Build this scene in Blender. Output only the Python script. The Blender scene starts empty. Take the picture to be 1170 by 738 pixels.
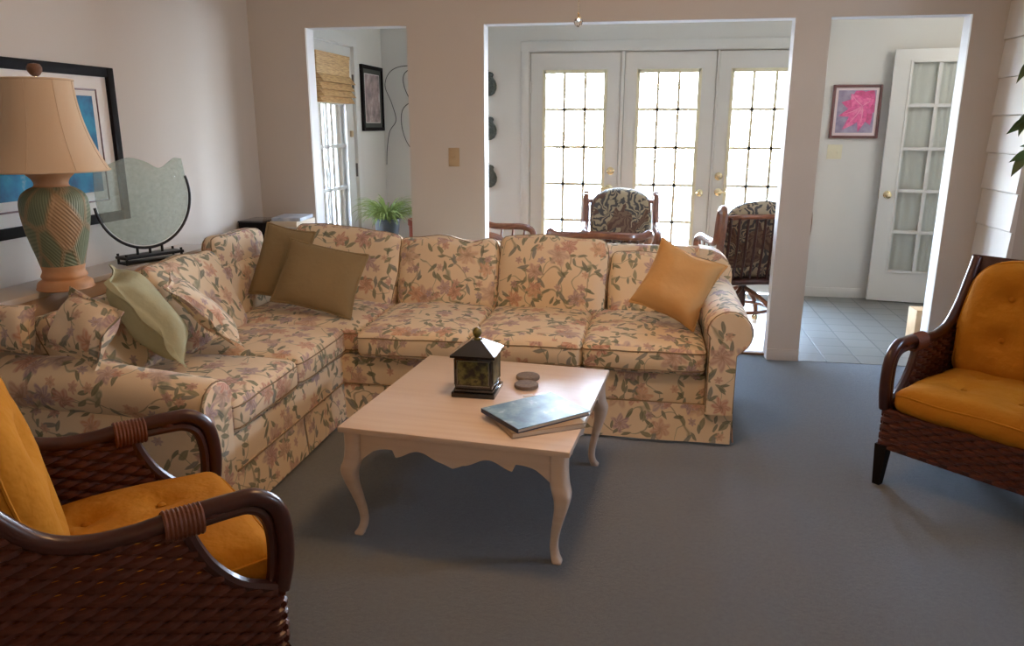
import bpy, bmesh, math, random
from mathutils import Vector, Matrix, noise
R = math.radians
PI = math.pi
random.seed(7)
SC = bpy.context.scene
COL = SC.collection

# ------------------------------------------------------------------ materials
class NT:
    def __init__(s, name):
        s.m = bpy.data.materials.new(name); s.m.use_nodes = True
        s.t = s.m.node_tree; s.t.nodes.clear()
        s.out = s.n('ShaderNodeOutputMaterial')
    def n(s, typ, **kw):
        nd = s.t.nodes.new(typ)
        for k, v in kw.items(): setattr(nd, k, v)
        return nd
    def l(s, a, b): s.t.links.new(a, b)
    def put(s, sock, v):
        if hasattr(v, 'is_output'): s.l(v, sock)
        elif v is not None:
            if isinstance(v, (tuple, list)) and len(v) == 3 and sock.type == 'RGBA': v = (*v, 1)
            sock.default_value = v
    def math(s, op, a, b=None, c=None, clamp=False):
        nd = s.n('ShaderNodeMath', operation=op, use_clamp=clamp)
        s.put(nd.inputs[0], a)
        if b is not None: s.put(nd.inputs[1], b)
        if c is not None: s.put(nd.inputs[2], c)
        return nd.outputs[0]
    def vmath(s, op, a, b=None, sc=None):
        nd = s.n('ShaderNodeVectorMath', operation=op)
        s.put(nd.inputs[0], a)
        if b is not None: s.put(nd.inputs[1], b)
        if sc is not None: s.put(nd.inputs['Scale'], sc)
        return nd.outputs[0]
    def mix(s, f, a, b):
        nd = s.n('ShaderNodeMix', data_type='RGBA')
        s.put(nd.inputs[0], f); s.put(nd.inputs[6], a); s.put(nd.inputs[7], b)
        return nd.outputs[2]
    def ramp(s, f, stops):
        nd = s.n('ShaderNodeValToRGB'); cr = nd.color_ramp
        while len(cr.elements) < len(stops): cr.elements.new(0.5)
        for e, (p, c) in zip(cr.elements, stops): e.position = p; e.color = (*c, 1)
        s.put(nd.inputs[0], f); return nd.outputs[0]
    def noise(s, vec, scale, detail=2, rough=.5, dim='3D'):
        nd = s.n('ShaderNodeTexNoise', noise_dimensions=dim)
        if vec is not None: s.l(vec, nd.inputs['Vector'])
        nd.inputs['Scale'].default_value = scale; nd.inputs['Detail'].default_value = detail
        nd.inputs['Roughness'].default_value = rough
        return nd.outputs[0]
    def obj(s): return s.n('ShaderNodeTexCoord').outputs['Object']
    def uv(s): return s.n('ShaderNodeTexCoord').outputs['UV']
    def bump(s, h, strength=.3, dist=.01):
        nd = s.n('ShaderNodeBump'); nd.inputs['Strength'].default_value = strength
        nd.inputs['Distance'].default_value = dist; s.l(h, nd.inputs['Height']); return nd.outputs[0]
    def pbsdf(s, color, rough=.6, metal=0, normal=None, spec=.5, sheen=0, coat=0, trans=0):
        b = s.n('ShaderNodeBsdfPrincipled')
        s.put(b.inputs['Base Color'], color); s.put(b.inputs['Roughness'], rough)
        b.inputs['Metallic'].default_value = metal
        b.inputs['Specular IOR Level'].default_value = spec
        b.inputs['Sheen Weight'].default_value = sheen
        b.inputs['Coat Weight'].default_value = coat
        b.inputs['Transmission Weight'].default_value = trans
        if normal is not None: s.l(normal, b.inputs['Normal'])
        s.l(b.outputs[0], s.out.inputs[0]); return b

M = {}
def simple(name, color, rough=.6, metal=0, spec=.5, bump=None, vary=None, coat=0, sheen=0):
    t = NT(name); c = color; nrm = None
    if vary:
        f = t.noise(t.obj(), vary[0], 3)
        c = t.mix(t.math('MULTIPLY_ADD', f, 1.6, -.3, clamp=True), color, vary[1])
    if bump: nrm = t.bump(t.noise(t.obj(), bump[0], 3), bump[1], bump[2])
    t.pbsdf(c, rough, metal, nrm, spec, sheen, coat)
    M[name] = t.m; return t.m

def floral(name, base, seedoff=0.0, scale=1.0):
    """cream cotton printed with leaves, stems and flowers, flat pattern in uv metres"""
    t = NT(name); uv = t.uv()
    wob = t.n('ShaderNodeTexNoise', noise_dimensions='2D'); wob.inputs['Scale'].default_value = 9
    t.l(uv, wob.inputs['Vector'])
    d = t.vmath('SCALE', t.vmath('SUBTRACT', wob.outputs['Color'], (.5, .5, .5)), sc=.03)
    uvw = t.vmath('ADD', uv, d)
    def cell(s, off, rnd=.9):
        v = t.vmath('ADD', t.vmath('SCALE', uvw, sc=s * scale), (off + seedoff, off * 1.7, 0))
        nd = t.n('ShaderNodeTexVoronoi', voronoi_dimensions='2D'); nd.inputs['Scale'].default_value = 1
        nd.inputs['Randomness'].default_value = rnd; t.l(v, nd.inputs['Vector'])
        loc = t.vmath('SUBTRACT', v, nd.outputs['Position'])
        sp = t.n('ShaderNodeSeparateXYZ'); t.l(loc, sp.inputs[0])
        rc = t.n('ShaderNodeSeparateColor'); t.l(nd.outputs['Color'], rc.inputs[0])
        home = t.vmath('SCALE', t.vmath('SUBTRACT', nd.outputs['Position'], (off + seedoff, off * 1.7, 0)), sc=1/(s * scale))
        return sp.outputs[0], sp.outputs[1], rc.outputs[0], rc.outputs[1], rc.outputs[2], home
    col = base
    def vine(vec, sc_):
        nv = t.noise(t.vmath('ADD', vec, (sc_, seedoff, 0)), sc_ * scale, 1, .4, '2D')
        return t.math('ABSOLUTE', t.math('SUBTRACT', nv, .5))
    # faint ground mottling
    col = t.mix(t.math('MULTIPLY', t.noise(uv, 6, 2), .35), col, tuple(c * .86 for c in base))
    # stems
    for sc_, w, c in ((3.3, .013, (.25, .22, .13)), (5.2, .014, (.22, .25, .16))):
        a = vine(uvw, sc_)
        msk = t.math('SUBTRACT', 1, t.math('DIVIDE', a, w), clamp=True)
        part = t.math('GREATER_THAN', t.noise(t.vmath('ADD', uvw, (9.1 * sc_, 3, 0)), 5 * scale, 1, .4, '2D'), .40)
        col = t.mix(t.math('MULTIPLY', t.math('MULTIPLY', msk, part), .8), col, c)
    # leaves
    for sc_, off, a_, b_, pres, c1, c2 in ((13.5, 3.3, .50, .18, .80, (.165, .18, .105), (.29, .28, .18)),
                                           (17, 11.7, .50, .17, .78, (.22, .235, .175), (.15, .165, .10)),
                                           (11.5, 23.1, .52, .15, .60, (.25, .26, .245), (.15, .165, .12))):
        x, y, r, g, b, home = cell(sc_, off)
        ang = t.math('MULTIPLY', r, 6.283)
        co, si = t.math('COSINE', ang), t.math('SINE', ang)
        lx = t.math('ADD', t.math('MULTIPLY', x, co), t.math('MULTIPLY', y, si))
        ly = t.math('SUBTRACT', t.math('MULTIPLY', y, co), t.math('MULTIPLY', x, si))
        tt = t.math('SUBTRACT', 1, t.math('POWER', t.math('DIVIDE', lx, a_), 2), clamp=True)
        aly = t.math('ABSOLUTE', ly)
        msk = t.math('MULTIPLY', t.math('SUBTRACT', t.math('MULTIPLY', tt, b_), aly), 22, clamp=True)
        near = t.math('LESS_THAN', t.math('MINIMUM', vine(home, 3.3), vine(home, 5.2)), .052)
        msk = t.math('MULTIPLY', msk, t.math('MULTIPLY', near, t.math('LESS_THAN', g, pres)))
        vein = t.math('SUBTRACT', 1, t.math('MULTIPLY', aly, 30), clamp=True)
        lc = t.mix(b, c1, c2)
        lc = t.mix(t.math('MULTIPLY', vein, .5), lc, (.36, .34, .24))
        col = t.mix(t.math('MULTIPLY', msk, .88), col, lc)
    # flowers
    for sc_, off, R0, pres, pal in ((4.3, 71.9, .36, .42, ((.60, .36, .24), (.50, .30, .24), (.40, .33, .37), (.62, .42, .27))),
                                    (6.6, 41.3, .40, .50, ((.62, .30, .16), (.52, .22, .17), (.33, .25, .33), (.66, .38, .22))),
                                    (13, 57.9, .36, .30, ((.50, .24, .20), (.62, .36, .22), (.30, .24, .33), (.55, .25, .16)))):
        x, y, r, g, b, home = cell(sc_, off, .8)
        rad = t.math('SQRT', t.math('ADD', t.math('MULTIPLY', x, x), t.math('MULTIPLY', y, y)))
        ang = t.math('ARCTAN2', y, x)
        pet = t.math('COSINE', t.math('ADD', t.math('MULTIPLY', ang, 6), t.math('MULTIPLY', r, 20)))
        pet2 = t.math('COSINE', t.math('ADD', t.math('MULTIPLY', ang, 11), t.math('MULTIPLY', rad, 26)))
        lim = t.math('MULTIPLY_ADD', pet, .09 * R0 * 2, R0 * .78)
        msk = t.math('MULTIPLY', t.math('SUBTRACT', lim, rad), 14, clamp=True)
        msk = t.math('MULTIPLY', msk, t.math('LESS_THAN', g, pres))
        fc = t.ramp(b, [(0, pal[0]), (.35, pal[1]), (.62, pal[2]), (1, pal[3])])
        light = t.math('MULTIPLY_ADD', pet2, .28, .30, clamp=True)
        fc = t.mix(light, fc, (.72, .55, .42))
        core = t.math('SUBTRACT', 1, t.math('MULTIPLY', rad, 9), clamp=True)
        fc = t.mix(t.math('MULTIPLY', core, .7), fc, (.30, .15, .09))
        col = t.mix(t.math('MULTIPLY', msk, .82), col, fc)
    h = t.noise(t.uv(), 260, 1)
    h2 = t.noise(t.obj(), 7, 2)
    hh = t.math('ADD', t.math('MULTIPLY', h, .06), h2)
    t.pbsdf(col, .85, 0, t.bump(hh, .35, .018), .2, .15)
    M[name] = t.m

floral('floral_cotton', (.83, .685, .49), 0.0, 1.10)
floral('floral_pillow_cotton', (.80, .66, .48), 5.5, 1.15)

# wall paint
simple('wall_paint', (.63, .578, .525), .9, spec=.2, bump=(140, .12, .004))
simple('white_paint', (.71, .685, .63), .75, spec=.3, bump=(160, .06, .003))
simple('ceiling_paint', (.78, .76, .73), .95, spec=.1, bump=(60, .2, .006))
simple('trim_paint', (.69, .67, .625), .45)
simple('door_paint', (.69, .675, .63), .4)
simple('jamb_paint', (.80, .79, .79), .7)
simple('siding_paint', (.80, .77, .72), .6, bump=(50, .15, .004))
simple('lite_frame', (.76, .70, .50), .5)
simple('brass', (.75, .62, .38), .25, 1)
simple('dark_hinge', (.12, .11, .10), .4, .8)
simple('tan_plate', (.47, .34, .20), .45)
simple('ivory_plate', (.72, .66, .47), .45)
simple('pine', (.72, .50, .29), .6, vary=(9, (.50, .30, .14)))
simple('black_metal', (.012, .012, .013), .45, .3)
simple('black_lacquer', (.010, .009, .009), .13, coat=.6)
simple('black_wood', (.012, .010, .010), .7, spec=.06)
simple('lantern_border', (.16, .155, .12), .5)
simple('finial_green', (.20, .17, .03), .35, vary=(60, (.08, .07, .015)))
simple('white_mat', (.80, .76, .72), .8)
simple('red_brown_frame', (.10, .025, .02), .4)
simple('pale_mat', (.82, .68, .66), .8)
simple('olive_mat', (.06, .065, .055), .8)
simple('gold_line', (.35, .25, .13), .5)
simple('dark_pot', (.035, .042, .05), .5)
simple('red_pot', (.33, .06, .03), .45)
simple('soil', (.03, .02, .015), .95)
simple('gourd', (.028, .032, .028), .8, bump=(40, .8, .02), vary=(55, (.09, .10, .085)))
simple('wire', (.10, .10, .09), .5, .5)
simple('stone_coaster', (.13, .10, .085), .8, vary=(90, (.24, .20, .17)))
simple('page_paper', (.70, .60, .47), .8)
simple('white_paper', (.85, .86, .88), .6)
simple('book_brown', (.42, .32, .22), .5)
simple('navy_cover', (.025, .035, .08), .35)
simple('linen_shade', (.68, .52, .36), .9, spec=.1, bump=(300, .15, .003))
simple('lamp_terracotta', (.55, .27, .13), .6, bump=(30, .15, .01), vary=(12, (.62, .36, .19)))
simple('finial_brown', (.20, .10, .06), .6, bump=(90, .5, .006))
simple('console_paint', (.66, .62, .57), .4, vary=(5, (.58, .53, .48)))
simple('console_edge', (.55, .40, .28), .5)
simple('outside_ground', (.75, .73, .68), .9)
simple('bush_leaf', (.16, .13, .11), .8)
simple('fence_wood', (.66, .50, .36), .8, vary=(3, (.48, .36, .25)))
simple('sunroom_floor', (.66, .47, .28), .45, vary=(7, (.55, .36, .20)))
simple('threshold_wood', (.20, .09, .04), .5)
simple('rattan', (.22, .075, .030), .30, coat=.25, vary=(30, (.12, .036, .015)))
simple('rattan_dark', (.062, .015, .008), .30, coat=.15, vary=(25, (.034, .009, .005)))
simple('rattan_wrap', (.15, .045, .018), .45, bump=(120, .5, .004))
simple('woven_cane', (.115, .028, .012), .42, coat=.1, vary=(28, (.055, .014, .007)))
simple('chrome', (.7, .7, .7), .2, 1)
simple('yellow_cloth', (.45, .185, .017), .95, spec=.08, bump=(16, .5, .02), vary=(5, (.385, .15, .014)))
simple('gold_cloth', (.62, .38, .165), .95, spec=.08, bump=(26, .35, .01), vary=(6, (.56, .33, .135)))
simple('olive_cloth', (.30, .225, .125), .95, spec=.08, bump=(30, .3, .01), vary=(6, (.26, .195, .105)))
simple('sage_cloth', (.42, .41, .27), .95, spec=.08, bump=(30, .3, .01), vary=(6, (.33, .32, .20)))
simple('seam_cord', (.27, .19, .11), .85)
simple('bark', (.16, .12, .09), .9, bump=(60, .5, .01))
simple('fan_white', (.8, .8, .78), .5)
simple('magazine_blue', (.20, .28, .42), .35, vary=(14, (.75, .78, .82)))
simple('magazine_grey', (.35, .37, .38), .35, vary=(12, (.75, .74, .72)))

def mat_leaf(name, c1, c2, trans=.25):
    t = NT(name)
    c = t.mix(t.noise(t.obj(), 14, 2), c1, c2)
    b = t.n('ShaderNodeBsdfPrincipled'); t.l(c, b.inputs['Base Color']); b.inputs['Roughness'].default_value = .4
    tr = t.n('ShaderNodeBsdfTranslucent'); t.l(c, tr.inputs[0])
    mx = t.n('ShaderNodeMixShader'); mx.inputs[0].default_value = trans
    t.l(b.outputs[0], mx.inputs[1]); t.l(tr.outputs[0], mx.inputs[2]); t.l(mx.outputs[0], t.out.inputs[0]); M[name] = t.m
mat_leaf('spider_leaf', (.14, .21, .03), (.36, .42, .13), .2)
mat_leaf('fig_leaf', (.018, .042, .012), (.04, .085, .02), .12)

def mat_glass(name, tint=(1, 1, 1), refl=.08):
    t = NT(name)
    tr = t.n('ShaderNodeBsdfTransparent'); tr.inputs[0].default_value = (*tint, 1)
    gl = t.n('ShaderNodeBsdfGlossy'); gl.inputs['Roughness'].default_value = .02
    lw = t.n('ShaderNodeLayerWeight'); lw.inputs[0].default_value = .15
    mx = t.n('ShaderNodeMixShader')
    t.l(t.math('MULTIPLY', lw.outputs['Fresnel'], .6), mx.inputs[0])
    t.l(tr.outputs[0], mx.inputs[1]); t.l(gl.outputs[0], mx.inputs[2]); t.l(mx.outputs[0], t.out.inputs[0]); M[name] = t.m
mat_glass('window_glass')
def mat_frost(name):
    t = NT(name)
    h = t.noise(t.obj(), 90, 3)
    tr = t.n('ShaderNodeBsdfTransparent'); tr.inputs[0].default_value = (.86, .92, .90, 1)
    df = t.n('ShaderNodeBsdfPrincipled'); df.inputs['Base Color'].default_value = (.58, .66, .63, 1); df.inputs['Roughness'].default_value = .18
    t.l(t.bump(h, .25, .008), df.inputs['Normal'])
    mx = t.n('ShaderNodeMixShader')
    t.l(t.math('MULTIPLY_ADD', t.noise(t.obj(), 60, 3), .34, .08, clamp=True), mx.inputs[0])
    t.l(tr.outputs[0], mx.inputs[1]); t.l(df.outputs[0], mx.inputs[2]); t.l(mx.outputs[0], t.out.inputs[0]); M[name] = t.m
mat_frost('frosted_glass')
def mat_crystal():
    t = NT('crystal'); t.pbsdf((1, .97, .92), .02, 0, None, .5, 0, 0, 1.0); M['crystal'] = t.m
mat_crystal()
def mat_curtain():
    t = NT('sheer'); d = t.n('ShaderNodeBsdfDiffuse'); d.inputs[0].default_value = (.74, .76, .70, 1)
    tr = t.n('ShaderNodeBsdfTranslucent'); tr.inputs[0].default_value = (.74, .76, .70, 1)
    mx = t.n('ShaderNodeMixShader'); mx.inputs[0].default_value = .3
    t.l(d.outputs[0], mx.inputs[1]); t.l(tr.outputs[0], mx.inputs[2]); t.l(mx.outputs[0], t.out.inputs[0]); M['sheer'] = t.m
mat_curtain()
simple('tan_slat', (.72, .60, .47), .9)
def mat_bamboo():
    t = NT('bamboo'); o = t.obj()
    mp = t.n('ShaderNodeMapping'); t.l(o, mp.inputs[0]); mp.inputs['Scale'].default_value = (14, 14, 260)
    f = t.noise(mp.outputs[0], 1, 2)
    c = t.ramp(f, [(.25, (.20, .10, .035)), (.5, (.46, .27, .10)), (.75, (.62, .42, .20))])
    t.pbsdf(c, .6, 0, t.bump(f, .6, .006)); M['bamboo'] = t.m
mat_bamboo()
def mat_carpet():
    t = NT('carpet'); o = t.obj()
    f = t.noise(o, 520, 2, .7); g = t.noise(o, 2.2, 3, .6); k = t.noise(o, 60, 3, .7)
    c = t.mix(f, (.165, .200, .240), (.38, .43, .475))
    c = t.mix(t.math('MULTIPLY_ADD', g, 1.4, -.5, clamp=True), c, (.255, .292, .335))
    c = t.mix(t.math('MULTIPLY_ADD', k, 1.2, -.45, clamp=True), c, (.185, .205, .235))
    t.pbsdf(c, .98, 0, t.bump(t.math('ADD', f, t.math('MULTIPLY', k, .8)), .9, .012), .1, .25); M['carpet'] = t.m
mat_carpet()
def mat_tile():
    t = NT('grey_tile'); o = t.obj()
    mp = t.n('ShaderNodeMapping'); t.l(o, mp.inputs[0]); mp.inputs['Rotation'].default_value = (0, 0, 0); mp.inputs['Location'].default_value = (.06, .02, 0)
    b = t.n('ShaderNodeTexBrick'); t.l(mp.outputs[0], b.inputs[0]); b.offset = 0; b.squash = 1
    b.inputs['Color1'].default_value = (.155, .148, .132, 1); b.inputs['Color2'].default_value = (.175, .167, .150, 1)
    b.inputs['Mortar'].default_value = (.05, .05, .046, 1); b.inputs['Scale'].default_value = 1
    b.inputs['Mortar Size'].default_value = .0045; b.inputs['Brick Width'].default_value = .205; b.inputs['Row Height'].default_value = .205
    t.pbsdf(b.outputs[0], .38, 0, t.bump(t.math('SUBTRACT', 1, b.outputs['Fac']), .5, .004)); M['grey_tile'] = t.m
mat_tile()
def mat_table():
    t = NT('pickled_wood'); o = t.obj()
    mp = t.n('ShaderNodeMapping'); t.l(o, mp.inputs[0]); mp.inputs['Scale'].default_value = (1.5, 40, 40)
    f = t.noise(mp.outputs[0], 1, 4)
    c = t.ramp(f, [(.3, (.70, .56, .45)), (.55, (.745, .61, .50)), (.8, (.77, .645, .53))])
    t.pbsdf(c, .30, 0, t.bump(f, .05, .002), .5); M['pickled_wood'] = t.m
mat_table()
def mat_lampgreen():
    t = NT('lamp_relief'); o = t.obj()
    sp = t.n('ShaderNodeSeparateXYZ'); t.l(o, sp.inputs[0])
    ang = t.math('ARCTAN2', sp.outputs[1], sp.outputs[0])
    cb = t.n('ShaderNodeCombineXYZ'); t.l(t.math('MULTIPLY', ang, .115), cb.inputs[0]); t.l(sp.outputs[2], cb.inputs[1])
    v = t.vmath('SCALE', t.vmath('MULTIPLY', cb.outputs[0], (1.0, .62, 1)), sc=11)
    vo = t.n('ShaderNodeTexVoronoi', voronoi_dimensions='2D'); vo.inputs['Scale'].default_value = 1; t.l(v, vo.inputs['Vector'])
    ve = t.n('ShaderNodeTexVoronoi', voronoi_dimensions='2D', feature='DISTANCE_TO_EDGE'); ve.inputs['Scale'].default_value = 1; t.l(v, ve.inputs['Vector'])
    rc = t.n('ShaderNodeSeparateColor'); t.l(vo.outputs['Color'], rc.inputs[0])
    th = t.math('MULTIPLY', rc.outputs[0], 3.14)
    sv = t.n('ShaderNodeSeparateXYZ'); t.l(v, sv.inputs[0])
    hatch = t.math('SINE', t.math('MULTIPLY', t.math('ADD', t.math('MULTIPLY', sv.outputs[0], t.math('COSINE', th)), t.math('MULTIPLY', sv.outputs[1], t.math('SINE', th))), 62))
    edge = t.math('MULTIPLY', t.math('SUBTRACT', .13, ve.outputs['Distance']), 12, clamp=True)
    green = t.mix(t.math('MULTIPLY_ADD', hatch, .4, .4, clamp=True), (.13, .175, .105), (.23, .26, .165))
    green = t.mix(t.math('MULTIPLY', t.math('GREATER_THAN', rc.outputs[1], .80), .7), green, (.44, .25, .13))
    c = t.mix(t.math('MULTIPLY', edge, .55), green, (.40, .26, .14))
    f = t.math('ADD', t.math('MULTIPLY', hatch, .25), edge)
    t.pbsdf(c, .55, 0, t.bump(f, .5, .006)); M['lamp_relief'] = t.m
mat_lampgreen()
def mat_leafprint():
    t = NT('leaf_print'); uv = t.uv()
    wob = t.n('ShaderNodeTexNoise', noise_dimensions='2D'); wob.inputs['Scale'].default_value = 6; t.l(uv, wob.inputs['Vector'])
    v = t.vmath('ADD', t.vmath('SCALE', uv, sc=6.5), t.vmath('SCALE', wob.outputs['Color'], sc=1.6))
    nd = t.n('ShaderNodeTexVoronoi', voronoi_dimensions='2D'); nd.inputs['Scale'].default_value = 1; t.l(v, nd.inputs['Vector'])
    loc = t.vmath('SUBTRACT', v, nd.outputs['Position'])
    sp = t.n('ShaderNodeSeparateXYZ'); t.l(loc, sp.inputs[0]); rc = t.n('ShaderNodeSeparateColor'); t.l(nd.outputs['Color'], rc.inputs[0])
    ang = t.math('ARCTAN2', sp.outputs[1], sp.outputs[0])
    fr = t.math('COSINE', t.math('ADD', t.math('ADD', t.math('MULTIPLY', ang, 8), t.math('MULTIPLY', t.noise(uv, 24, 2), 7)), t.math('MULTIPLY', rc.outputs[0], 9)))
    c = t.mix(t.math('MULTIPLY_ADD', fr, 1.5, .4, clamp=True), (.07, .065, .065), (.40, .33, .22))
    c = t.mix(t.math('MULTIPLY', t.math('GREATER_THAN', rc.outputs[1], .62), .75), c, (.12, .055, .035))
    t.pbsdf(c, .85, 0, None, .2); M['leaf_print'] = t.m
mat_leafprint()
def mat_art(name, stops, scale, rough=.3, detail=4):
    t = NT(name); f = t.noise(t.obj(), scale, detail, .6)
    t.pbsdf(t.ramp(f, stops), rough); M[name] = t.m
mat_art('ocean_art', [(.30, (.006, .05, .13)), (.48, (.008, .17, .34)), (.62, (.015, .28, .45)), (.69, (.30, .42, .47)), (.76, (.03, .22, .38))], 6, .7)
mat_art('heron_art', [(.3, (.07, .06, .055)), (.45, (.27, .20, .19)), (.58, (.43, .31, .29)), (.7, (.60, .62, .66))], 9)
mat_art('sky_cover', [(.30, (.035, .075, .13)), (.46, (.10, .21, .29)), (.60, (.22, .34, .40)), (.70, (.62, .70, .74)), (.8, (.2, .33, .4))], 14)
mat_art('lily_ground', [(.3, (.17, .13, .22)), (.5, (.30, .24, .33)), (.7, (.42, .36, .45))], 22)
mat_art('lily_petal', [(.3, (.42, .03, .12)), (.5, (.66, .08, .23)), (.7, (.82, .28, .42))], 28)
mat_art('lily_dark', [(.3, (.30, .015, .07)), (.5, (.50, .04, .15)), (.7, (.62, .12, .26))], 30)
simple('lily_light', (.80, .35, .45), .6)
mat_art('lantern_scene', [(.40, (.006, .006, .005)), (.50, (.075, .075, .018)), (.60, (.15, .145, .045)), (.68, (.02, .02, .012))], 24)

# ------------------------------------------------------------------ mesh helpers
class MB:
    def __init__(s): s.v = []; s.f = []; s.uvs = None
    def add(s, vs, fs, T=None):
        b = len(s.v)
        for p in vs:
            p = Vector(p); s.v.append(T @ p if T is not None else p)
        s.f += [tuple(i + b for i in f) for f in fs]
        return s
    def box(s, lo, hi, T=None, bev=0):
        if bev > 0:
            bm = bmesh.new(); bmesh.ops.create_cube(bm, size=1)
            c = (Vector(lo) + Vector(hi)) / 2; d = Vector(hi) - Vector(lo)
            for v in bm.verts: v.co = Vector((v.co.x * d.x, v.co.y * d.y, v.co.z * d.z)) + c
            bmesh.ops.bevel(bm, geom=bm.edges[:], offset=min(bev, .45 * min(d)), segments=2, profile=.6, affect='EDGES')
            bm.verts.index_update()
            s.add([v.co.copy() for v in bm.verts], [[v.index for v in f.verts] for f in bm.faces], T); bm.free(); return s
        x0, y0, z0 = lo; x1, y1, z1 = hi
        return s.add([(x0,y0,z0),(x1,y0,z0),(x1,y1,z0),(x0,y1,z0),(x0,y0,z1),(x1,y0,z1),(x1,y1,z1),(x0,y1,z1)],
                     [(3,2,1,0),(4,5,6,7),(0,1,5,4),(1,2,6,5),(2,3,7,6),(3,0,4,7)], T)
    def tube(s, pts, r, seg=8, closed=False, T=None, flat=1.0, caps=True):
        pts = [Vector(p) for p in pts]; n = len(pts)
        rr = r if isinstance(r, (list, tuple)) else [r] * n
        tang = []
        for i in range(n):
            a = pts[i - 1] if (i > 0 or closed) else pts[i]
            b = pts[(i + 1) % n] if (i < n - 1 or closed) else pts[i]
            d = b - a; tang.append(d.normalized() if d.length > 1e-9 else Vector((0, 0, 1)))
        t0 = tang[0]; ref = Vector((0, 0, 1)) if abs(t0.z) < .9 else Vector((1, 0, 0))
        u = (ref - t0 * ref.dot(t0)).normalized()
        vs = []; fs = []
        for i in range(n):
            t = tang[i]; u = (u - t * u.dot(t))
            u = u.normalized() if u.length > 1e-6 else t.orthogonal().normalized()
            w = t.cross(u)
            for k in range(seg):
                a = 2 * PI * k / seg
                vs.append(pts[i] + (u * math.cos(a) * flat + w * math.sin(a)) * rr[i])
        m = n if closed else n - 1
        for i in range(m):
            j = (i + 1) % n
            for k in range(seg):
                l = (k + 1) % seg
                fs.append((i*seg+k, i*seg+l, j*seg+l, j*seg+k))
        if caps and not closed:
            fs.append(tuple(range(seg))[::-1]); fs.append(tuple((n-1)*seg+k for k in range(seg)))
        return s.add(vs, fs, T)
    def lathe(s, prof, seg=32, T=None):
        vs = []; fs = []; n = len(prof)
        for r, z in prof:
            for k in range(seg):
                a = 2*PI*k/seg; vs.append((r*math.cos(a), r*math.sin(a), z))
        for i in range(n-1):
            for k in range(seg):
                l = (k+1) % seg; fs.append((i*seg+k, i*seg+l, (i+1)*seg+l, (i+1)*seg+k))
        if prof[0][0] > 1e-5: fs.append(tuple(range(seg))[::-1])
        if prof[-1][0] > 1e-5: fs.append(tuple((n-1)*seg+k for k in range(seg)))
        return s.add(vs, fs, T)
    def prism(s, poly, a, b, axis, T=None):
        """extrude a 2-D outline between a and b along axis 0/1/2"""
        def P(p, t):
            if axis == 0: return (t, p[0], p[1])
            if axis == 1: return (p[0], t, p[1])
            return (p[0], p[1], t)
        n = len(poly)
        vs = [P(p, a) for p in poly] + [P(p, b) for p in poly]
        fs = [(i, (i+1) % n, n+(i+1) % n, n+i) for i in range(n)] + [tuple(range(n))[::-1], tuple(range(n, 2*n))]
        return s.add(vs, fs, T)
    def grid(s, fn, nu, nv, T=None, close_u=False):
        vs = [fn(i/(nu if close_u else nu-1), j/(nv-1)) for j in range(nv) for i in range(nu)]
        fs = []
        for j in range(nv-1):
            for i in range(nu if close_u else nu-1):
                k = (i+1) % nu; fs.append((j*nu+i, j*nu+k, (j+1)*nu+k, (j+1)*nu+i))
        return s.add(vs, fs, T)
    def build(s, name, m, parent=None, smooth=True, angle=40, mtx=None, uvoff=(0, 0), weld=False):
        me = bpy.data.meshes.new(name); me.from_pydata([tuple(v) for v in s.v], [], s.f)
        bm = bmesh.new(); bm.from_mesh(me)
        if weld: bmesh.ops.remove_doubles(bm, verts=bm.verts, dist=1e-5)
        bmesh.ops.recalc_face_normals(bm, faces=bm.faces)
        uvl = bm.loops.layers.uv.new('UVMap')
        bm.verts.index_update()
        for f in bm.faces:
            if s.uvs and len(f.verts) <= 4:
                f.smooth = smooth
                us = [s.uvs[lp.vert.index] for lp in f.loops]
                for lp, q in zip(f.loops, us): lp[uvl].uv = (q[0]+uvoff[0], q[1]+uvoff[1])
                continue
            nx, ny, nz = (abs(c) for c in f.normal)
            f.smooth = smooth
            for lp in f.loops:
                c = lp.vert.co
                if nz >= nx and nz >= ny: p = (c.x, c.y)
                elif nx >= ny: p = (c.y + .37, c.z)
                else: p = (c.x, c.z + .21)
                lp[uvl].uv = (p[0] + uvoff[0], p[1] + uvoff[1])
        bm.to_mesh(me); bm.free()
        if smooth: me.set_sharp_from_angle(angle=R(angle))
        if m is not None:
            for q in (m if isinstance(m, (list, tuple)) else [m]): me.materials.append(M[q] if isinstance(q, str) else q)
        o = bpy.data.objects.new(name, me); COL.objects.link(o)
        if parent is not None: o.parent = parent
        if mtx is not None: o.matrix_local = mtx
        return o

def smooth_path(pts, n=6, closed=False):
    pts = [Vector(p) for p in pts]; out = []; N = len(pts)
    rng = range(N if closed else N-1)
    for i in rng:
        p1, p2 = pts[i], pts[(i+1) % N]
        p0 = pts[i-1] if (i > 0 or closed) else p1 + (p1 - p2)
        p3 = pts[(i+2) % N] if (i+2 < N or closed) else p2 + (p2 - p1)
        for k in range(n):
            t = k/n
            out.append(.5*((2*p1)+(-p0+p2)*t+(2*p0-5*p1+4*p2-p3)*t*t+(-p0+3*p1-3*p2+p3)*t**3))
    if not closed: out.append(pts[-1])
    return out

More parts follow.
